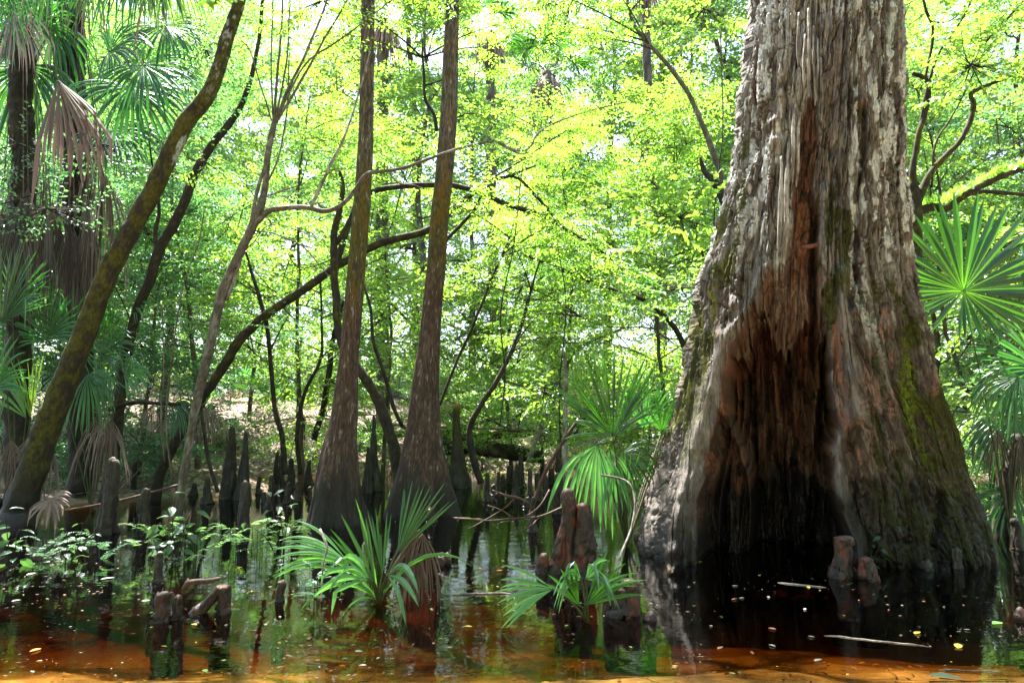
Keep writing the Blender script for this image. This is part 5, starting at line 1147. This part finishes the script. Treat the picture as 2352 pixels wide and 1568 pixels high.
log('pale thin stick bent down into the water left of the near palmetto', [(735, 1215, 6, 4.2), (745, 1238, 6, 4.15), (752, 1258, 6, 4.1), (742, 1300, 4, 4.05), (738, 1380, 4, 4.0)], col_pale, 7, name='stick', cat='stick', ds=.03)
log('tall pale stalk curving down beside the tall palmetto', [(1380, 1090, 5, 5.7), (1440, 1105, 5, 5.6), (1458, 1150, 5, 5.5), (1450, 1210, 5, 5.4), (1425, 1275, 6, 5.2), (1412, 1310, 5, 5.0)], col_pale, 7, name='stick', cat='stick', ds=.03)
for lab, L in [('fallen pale pole leaning up from the bank at centre, thickest of them', [(1215, 1060, 12, 12.6), (1240, 980, 11, 12.6), (1280, 900, 9, 12.6)]), ('thin pale pole leaning beside the thickest leaning pole', [(1240, 1010, 7, 12.4), (1236, 940, 7, 12.4), (1245, 850, 5, 12.4)]), ('grey upright dead stem behind the tall palmetto fan', [(1300, 1120, 11, 9.0), (1297, 1000, 10, 9.0), (1300, 860, 9, 9.0), (1293, 800, 5, 9.0)]), ('brown dead stem leaning left behind the double knee', [(1215, 1190, 9, 8.0), (1250, 1090, 10, 8.0), (1290, 1020, 9, 8.0), (1330, 960, 7, 8.0)])]:
    log(lab, [(a, b_, c_, d) for a, b_, c_, d in L], col_pale if 'pale' in lab or 'grey' in lab else cbr, 8, name='leaning_pole', cat='pole')
# vines and fine rods
vines = [([(395, 1100, 5), (382, 960, 5), (398, 800, 4), (420, 660, 4), (455, 560, 4), (470, 480, 3)], 7.2, 'grey vine stem rising left of the grey slender tree'),
 ([(378, 1060, 5), (370, 950, 5), (376, 850, 4), (372, 700, 3)], 7.4, 'dark vine stem leftmost of those by the grey slender tree'),
 ([(1148, 980, 3), (1160, 860, 3), (1150, 720, 3), (1180, 560, 3), (1200, 380, 2)], 9.0, 'fine dark vine hanging right of the darker slim cypress'),
 ([(1290, 1100, 4), (1285, 900, 3), (1300, 700, 3), (1280, 560, 2)], 9.5, 'fine vine rising behind the tall palmetto'),
 ([(1650, 700, 4), (1640, 500, 4), (1660, 300, 3), (1655, 80, 3)], 9.0, 'brown vine climbing by the broken dead stub'),
 ([(120, 180, 4), (60, 60, 4), (20, -20, 4)], 7.0, 'old palm leaf stalk crossing the top left corner'),
 ([(0, 470, 4), (60, 452, 4), (110, 438, 3)], 7.6, 'thin dark twig at the left edge'),
 ([(1990, 1240, 4), (2010, 1222, 3), (2052, 1202, 2)], 4.9, None)]
for L, Yt, lab in vines:
    if lab: log(lab, [(a, b_, c_, Yt) for a, b_, c_ in L], col_dark if 'grey' not in lab else col_grey, 6, .1, name='vine' if 'vine' in lab else 'twig', cat='vine' if 'vine' in lab else 'twig')
# ------------------------------------------------------------------ floating sticks
def floaters(label, a, b_, w, cf=col_pale):
    A = ground(*a); B = ground(*b_); mb = MB(); P = np.linspace(A, B, 9) + rng.normal(size=(9, 3)) * [.004, .004, 0]; tube(mb, P, [w * .5] + [w] * 7 + [w * .3], 7, .02, cf, .3, 40, raw=False)
    tag(part('floating_stick', mb, M_bark2, loc=A), label, 'stick', 'floating sticks')
floaters('short pale stick floating before the hollow cypress', (1785, 1338), (1898, 1349), .007)
floaters('long thin pale stick floating in the near red water', (1900, 1459), (2130, 1484), .005)
floaters('thin stick at the bottom edge toward the right corner', (2160, 1538), (2300, 1542), .004)
floaters('pale flat stick floating between the two near palmettos', (1040, 1365), (1175, 1362), .010)
floaters('thin twig floating right of the darker slim cypress foot', (1040, 1188), (1110, 1192), .008, cbr)
# ------------------------------------------------------------------ floating leaves
PAL = {'yellow': (.38, .30, .04), 'orange': (.55, .20, .02), 'green': (.12, .28, .06), 'pale': (.30, .31, .25), 'brown': (.25, .10, .05), 'grey green': (.14, .22, .14)}  # pale: white sheen of a floating leaf painted as its colour
def fleaf(x, y, L, c, label, group=None, wr=.45, ang=None):
    p = ground(x, y, .004); mb = MB(); a = rng.random() * 6.28 if ang is None else ang
    leaves(mb, [[0, 0, 0]], np.array([[math.cos(a), math.sin(a), .06]]), np.array([[rng.normal() * .08, rng.normal() * .08, 1.0]]), L, wr, True, .10, .02, col=np.array([[*PAL[c], .5]]))
    mb.v[-1] = mb.v[-1] + p
    mb.v[-1][:, 2] = np.maximum(mb.v[-1][:, 2], .003)
    tag(part('floating_leaf', mb, M_dead, loc=p), label, 'leaf', group or 'leaves floating on the water')
for x, y, L, c, lab in [(95, 1488, .06, 'orange', 'orange leaf floating near the left edge'), (440, 1440 - 8, .05, 'yellow', 'yellow leaf floating under the front row knees'), (1066, 1437, .05, 'yellow', 'yellow orange leaf floating between the near palmettos'), (1140, 1310, .05, 'orange', 'orange leaf floating in the channel'), (2130, 1548, .13, 'grey green', 'large grey green leaf floating at the bottom edge'), (2300, 1428, .10, 'green', 'green leaf floating near the right edge'), (2200, 1488, .08, 'yellow', 'pale yellow leaf floating right of the long stick'), (1860, 1350, .05, 'yellow', 'yellow leaf touching the short floating stick'), (1520, 1276, .09, 'grey green', 'green leaf resting at the left foot of the hollow cypress'), (1605, 1291, .05, 'yellow', 'yellow leaf floating close before the hollow'), (2290, 1345, .08, 'grey green', 'green leaf floating off the right foot of the hollow cypress'), (1648, 1490, .05, 'brown', 'brown leaf floating at lower right'), (1680, 1376, .045, 'brown', 'small reddish leaf floating before the hollow'), (1870, 1517, .05, 'pale', 'white leaf floating below the long stick'), (2100, 1485 - 30, .06, 'yellow', 'curled yellow leaf floating just above the long stick'), (345, 1418 - 40, .05, 'pale', 'pale curled leaf floating by the leftmost front knee'), (60, 1320, .07, 'pale', 'pale leaf floating at lower left edge'), (230, 1330, .09, 'grey green', 'big bluish green leaf floating at lower left')]:
    fleaf(x, y, L, c, lab)
for i in range(36):
    x = 1530 + 760 * rng.random(); y = 1300 + 250 * rng.random() ** 1.2
    if y < 1340 and x > 1900: continue
    fleaf(x, y, .014 + .035 * rng.random() ** 2, ['pale', 'pale', 'yellow', 'brown', 'pale', 'green'][i % 6], 'tiny pale or yellow leaf fleck floating on the dark red water', 'tiny leaf flecks on the dark red water')
for i in range(46):
    x = 20 + 1450 * rng.random(); y = 1215 + 330 * rng.random()
    fleaf(x, y, .02 + .035 * rng.random() ** 2, ['pale', 'green', 'yellow', 'brown', 'pale', 'green'][i % 6], 'small leaf fleck floating on the green reflecting water', 'small leaf flecks on the green reflecting water')
# ------------------------------------------------------------------ seedlings at the water
M_leafH = leaf_mat('seedling_green', (0.035, 0.085, 0.025), (0.06, 0.11, 0.035), (1.6, 1.9, 1.1), 0.03, .45)
def seedling(label, x, yb, tops, leafL, n, m=None, wr=.5, name='seedling', group='seedlings at the water', jx=20):
    b = ground(x, yb); r = thing(name, label, 'plant', b, group); mt, ml = MB(), MB()
    for tx, ty in tops:
        e = at(tx, ty, b[1] + rng.normal() * .08); P = smooth_path([b - [0, 0, .1], (b * .5 + e * .5) + rng.normal(size=3) * .02, e], [1, 1, 1], .04)[0]
        tube(mt, P, np.linspace(.006, .002, len(P)), 5, raw=True, colf=col_dark)
        k = max(3, int(n)); f = np.linspace(.3, 1, k) * (len(P) - 1); ii = np.minimum(f.astype(int), len(P) - 2); pos = P[ii] + (P[ii + 1] - P[ii]) * (f - ii)[:, None]
        a = np.arange(k) * 2.4 + rng.random() * 6; d = np.stack([np.cos(a), np.sin(a) * .8 - .2, .15 - .5 * rng.random(k)], 1)
        st = pos + d * leafL * .35
        for q in range(k): tube(mt, [pos[q], st[q]], [.0018, .0012], 3, raw=True, colf=col_dark)
        leaves(ml, st, d + rng.normal(size=(k, 3)) * .2, np.array([0, -.25, 1.0]) + rng.normal(size=(k, 3)) * .35, leafL * (.7 + .5 * rng.random(k)), wr, True, .12, .3)
    part('stem', mt, M_bark2, r); part('foliage', ml, m or M_leafH, r, False, usecol=False)
seedling('leafy seedling with broad drooping grey green leaves over the front row of knees', 398, 1300, [(395, 1130), (420, 1190), (370, 1200), (440, 1175), (400, 1235), (340, 1240)], .11, 6)
seedling('pale leaved seedling at the left edge by the leaning trunk foot', 30, 1300, [(10, 1165), (40, 1215), (60, 1240), (-10, 1210)], .11, 5)
seedling('arched leafy spray over the water left of the leafy seedling', 150, 1290, [(190, 1200), (150, 1215), (215, 1225), (130, 1240), (60, 1260)], .07, 7)
seedling('seedling with upward pale leaves before the left slim cypress', 650, 1290, [(615, 1130), (640, 1160), (662, 1125), (628, 1185), (560, 1200)], .085, 4)
seedling('small plant with folded leaves behind the short round knee', 1990, 1300, [(2050, 1202), (2000, 1215), (2045, 1240), (1985, 1230)], .07, 4)
seedling('bright leafy sprig hanging before the thick leaning trunk', 205, 1080, [(215, 880), (240, 900), (200, 960), (225, 920), (185, 930)], .10, 6, M_leafB)
seedling('leafy sprig below the bent brown palm leaf', 300, 1110, [(290, 1000), (270, 1030), (320, 1020), (345, 1010)], .10, 6, M_leafB)
# fern like fine foliage
def ferny(label, x0, x1, y0, y1, n, m=None, leafL=.022):
    b = ground((x0 + x1) / 2, y1); r = thing('feathery_plant', label, 'plant', b, 'feathery plants at the water'); r['kind'] = 'stuff'; mt, ml = MB(), MB()
    for i in range(n):
        x = x0 + (x1 - x0) * rng.random(); yb = y0 + (y1 - y0) * (.55 + .45 * rng.random()); p = ground(x, yb); a = rng.random() * 6.28; L = .14 + .16 * rng.random()
        t = np.linspace(0, 1, 6)[:, None]; d = np.array([math.cos(a) * .8, math.sin(a) * .6, .75]); P = p - [0, 0, .02] + d * L * t + np.array([0, 0, -.5 * L]) * t ** 2
        h = (yb - y0 - (y1 - y0) * .3 * rng.random()) / F * p[1] * rng.random(); P = P + [0, 0, h]
        tube(mt, np.vstack([p - [0, 0, .05], P]), np.linspace(.002, .001, 7), 3, raw=True, colf=col_dark)
        k = 12; f = np.linspace(.15, 1, k) * 5; ii = np.minimum(f.astype(int), 4); pos = P[ii] + (P[ii + 1] - P[ii]) * (f - ii)[:, None]; tg = nrm(P[ii + 1] - P[ii]); s = nrm(np.cross(tg, [0, 0, 1.0]))
        for sg in (1, -1): leaves(ml, pos, s * sg + tg * .3 + rng.normal(size=(k, 3)) * .1, np.array([0, -.2, 1.0]) + rng.normal(size=(k, 3)) * .2, leafL * (1.25 - np.linspace(0, 1, k) * .7) * 1.6, .38)
    part('stems', mt, M_bark2, r); part('foliage', ml, m or M_leafB, r, False, usecol=False)
ferny('bright feathery foliage around the leafy seedling at lower left', 300, 600, 1190, 1310, 36)
ferny('pale feathery foliage between the leafy seedling and near palmetto', 540, 720, 1190, 1300, 20)
ferny('feathery clump at the left of the near palmetto base', 690, 800, 1280, 1400, 16, M_leafC)
ferny('sparse feathery weeds by the lower left edge', 40, 260, 1225, 1300, 20, M_leafC)
ferny('feathery foliage between the tall palmetto and hollow cypress foot', 1460, 1520, 1060, 1200, 40, M_leafB)
# bright leaf cluster at the very top left of the thick trunk, and broad leaved branch at centre right
def cluster(label, cxy, Yt, n, leafL, m, sx, sy, wr=.5, name='leafy_branch'):
    c0 = at(cxy[0], cxy[1], Yt); r = thing(name, label, 'branch', c0); mt, ml = MB(), MB(); s = Yt / F
    for i in range(n):
        x = cxy[0] + (rng.random() - .5) * sx; y = cxy[1] + (rng.random() - .5) * sy; e = at(x, y, Yt + rng.normal() * .25); a = c0 * .45 + e * .55 + np.array([rng.normal() * .1, 0, -.12])
        P = smooth_path([c0, a, e], [1, 1, 1], .05)[0]; tube(mt, P, np.linspace(.006, .0015, len(P)), 4, raw=True, colf=col_dark)
        k = max(4, int(len(P) * .9)); f = np.linspace(.35, 1, k) * (len(P) - 1); ii = np.minimum(f.astype(int), len(P) - 2); pos = P[ii] + (P[ii + 1] - P[ii]) * (f - ii)[:, None]; tg = nrm(P[ii + 1] - P[ii]); sd = np.where(np.arange(k) % 2 == 0, 1., -1.)[:, None]
        leaves(ml, pos, tg * .6 + nrm(np.cross(tg, [0, 0, 1.]) + 1e-4) * sd + rng.normal(size=(k, 3)) * .2 + [0, 0, -.15], np.array([0, 0, 1.0]) + rng.normal(size=(k, 3)) * .4, leafL * (.7 + .5 * rng.random(k)), wr, True, .12, .25)
    part('twigs', mt, M_bark2, r); part('foliage', ml, m, r, False, usecol=False)
cluster('few big glowing leaves at the top edge left of the thick leaning trunk', (500, -30), 5.5, 4, .12, M_leafA, 90, 60)
cluster('broad leaved bright branch close left of the hollow cypress, middle height', (1560, 500), 8.2, 26, .13, M_leafA, 330, 220)
cluster('broad leaved darker branch left of the hollow cypress, lower down', (1560, 660), 8.6, 26, .12, M_leafB, 340, 160)
cluster('light green branch hanging over the darker slim cypress top', (1040, 10), 8.0, 12, .06, M_leafA, 160, 90)
cluster('green branch hanging right of the hollow cypress at top', (2230, 150), 6.9, 30, .075, M_leafA, 300, 260, .65)
cluster('low leafy branch right of the hollow cypress beside the drooping fan', (2240, 880), 7.2, 16, .10, M_leafB, 220, 120)
cluster('leafy branch near the far bank left of the tall palmetto', (1250, 900), 10.5, 22, .10, M_leafA, 260, 140)
cluster('small leafed branch crossing the trunks at left', (470, 370), 8.4, 18, .06, M_leafA, 180, 120)
cluster('small leafed dark branch crossing the cabbage palm at left', (110, 480), 7.6, 34, .05, M_leafC, 330, 150)

cluster('leafy bright branch at the top edge above the centre', (1330, -20), 9.5, 26, .085, M_leafA, 420, 170)
cluster('leafy bright branch at the top edge left of the hollow cypress', (1620, 20), 9.0, 26, .085, M_leafA, 330, 200)
cluster('leafy green branch at the top edge right of the grey rods', (740, 0), 9.0, 22, .08, M_leafA, 340, 180)
cluster('leafy green branch behind the top of the thick leaning trunk', (470, 110), 9.0, 22, .08, M_leafB, 240, 200)
cluster('dark leafy branch among the palm leaves at top left', (230, 330), 8.3, 26, .06, M_leafC, 300, 160)
cluster('dark leafy branch at the left edge above the small fans', (40, 330), 8.3, 26, .055, M_leafC, 200, 260)
# leaves and bark scraps lying on the sandy bed
mb = MB(); n = 900
yy = 2.2 + 2.2 * rng.random(n); xx = (rng.random(n) - .5) * 2 * (yy * .85); zz = terrain(xx, yy)
pal = np.array([(.30, .14, .05, .8), (.12, .05, .025, .8), (.40, .24, .10, .8), (.05, .025, .015, .8)])
leaves(mb, np.stack([xx, yy, zz + .008], 1), rng.normal(size=(n, 3)) * [1, 1, .05], np.array([0, 0, 1.0]) + rng.normal(size=(n, 3)) * .12, .035 * (.4 + 1.0 * rng.random(n)), .42, True, .1, .05, col=pal[rng.integers(4, size=n)])
for i in range(70):
    y_ = 2.5 + 1.8 * rng.random(); x_ = (rng.random() - .5) * 1.7 * y_; a = rng.random() * 6.28; L_ = .08 + .3 * rng.random(); t = np.linspace(0, 1, 6)[:, None]
    P = np.array([x_, y_, 0]) + np.array([math.cos(a), math.sin(a), 0]) * L_ * t + rng.normal(size=3) * .04 * np.sin(t * 3) * [1, 1, 0]; P[:, 2] = terrain(P[:, 0], P[:, 1]) + .008
    tube(mb, P, np.linspace(.003, .0015, 6), 5, raw=True, colf=lambda v: np.tile([.12, .06, .035, .8], (len(v), 1)))
tag(part('bed_litter', mb, M_dead, None, False), 'sunken leaves and twigs scattered over the orange sandy bed', 'leaf litter', kind='stuff')

# film of needles, bud scales and crumbs drifting on the water, thickest round the trunks
mb = MB(); n = 8000
yy = 3.0 + 9 * rng.random(n) ** 1.3; xx = (rng.random(n) - .5) * 1.7 * yy
c1 = fbm(xx * 1.3, yy * 2.2, xx * 0, 3); near = np.zeros(n)
for bx, by, br in ((3.1, 5.5, 1.5), (X(770, YA), YA, .5), (X(966, YB), YB, .6), (X(42, 7.7), 7.7, .6), (X(1350, 4.5), 4.5, .4), (X(870, 4.05), 4.05, .4), (X(450, 5.0), 5.0, 1.2)):
    near = np.maximum(near, np.exp(-((np.hypot(xx - bx, yy - by) - br * .8) / .35) ** 2))
k_ = rng.random(n) < np.clip(ss(.5, .66, c1) * .7 + near * .6 + .006, 0, 1); xx, yy = xx[k_], yy[k_]; n = len(xx)
pal = np.array([(.12, .07, .04, .7), (.20, .17, .10, .7), (.07, .035, .02, .7), (.10, .12, .04, .7)])
leaves(mb, np.stack([xx, yy, np.full(n, .003)], 1), rng.normal(size=(n, 3)) * [1, 1, 0], np.array([0, 0, 1.0]) + rng.normal(size=(n, 3)) * .04, .007 + .03 * rng.random(n) ** 3, .3 + .3 * rng.random(n), False, .03, .0, col=pal[rng.integers(4, size=n)])
tag(part('floating_debris', mb, M_dead, None, False), 'film of needles and tiny leaf crumbs drifting round the trunks', 'debris', kind='stuff')
# ------------------------------------------------------------------ camera, light, world
cam = bpy.data.cameras.new('camera'); co = bpy.data.objects.new('camera', cam); COL.objects.link(co)
co.location = (0, 0, CAMH); co.rotation_euler = (math.pi / 2 + TH, 0, 0)
cam.sensor_width = 36; cam.lens = F / 2352 * 36; cam.clip_start = 0.05; cam.clip_end = 2000
scene.camera = co
SUN_EL, SUN_AZ = R(63), R(-24)      # azimuth from +Y (behind the scene), negative = left
w = bpy.data.worlds.new('World'); scene.world = w; w.use_nodes = True; nt = w.node_tree; nt.nodes.clear()
sky = nt.nodes.new('ShaderNodeTexSky'); sky.sky_type = 'NISHITA'; sky.sun_disc = False
sky.sun_elevation = SUN_EL; sky.sun_rotation = SUN_AZ; sky.air_density = 1.0; sky.dust_density = 2.5
bg = nt.nodes.new('ShaderNodeBackground'); bg.inputs[1].default_value = SKYS
o = nt.nodes.new('ShaderNodeOutputWorld'); nt.links.new(sky.outputs[0], bg.inputs[0]); nt.links.new(bg.outputs[0], o.inputs[0])
sl = bpy.data.lights.new('sun', 'SUN'); sl.energy = SUNS; sl.angle = R(0.53); sl.color = (1, .94, .84)
so = bpy.data.objects.new('sun', sl); COL.objects.link(so)
d = Vector((math.sin(SUN_AZ) * math.cos(SUN_EL), math.cos(SUN_AZ) * math.cos(SUN_EL), math.sin(SUN_EL)))
so.rotation_euler = d.to_track_quat('Z', 'Y').to_euler(); so.location = d * 40
scene.view_settings.view_transform = 'Standard'; scene.view_settings.look = 'None'
scene.view_settings.gamma = 1; scene.view_settings.exposure = EXPO
scene.render.resolution_x = 1024; scene.render.resolution_y = 682
try:
    scene.cycles.max_bounces = 10; scene.cycles.transmission_bounces = 8; scene.cycles.diffuse_bounces = 6; scene.cycles.transparent_max_bounces = 8
except Exception: pass
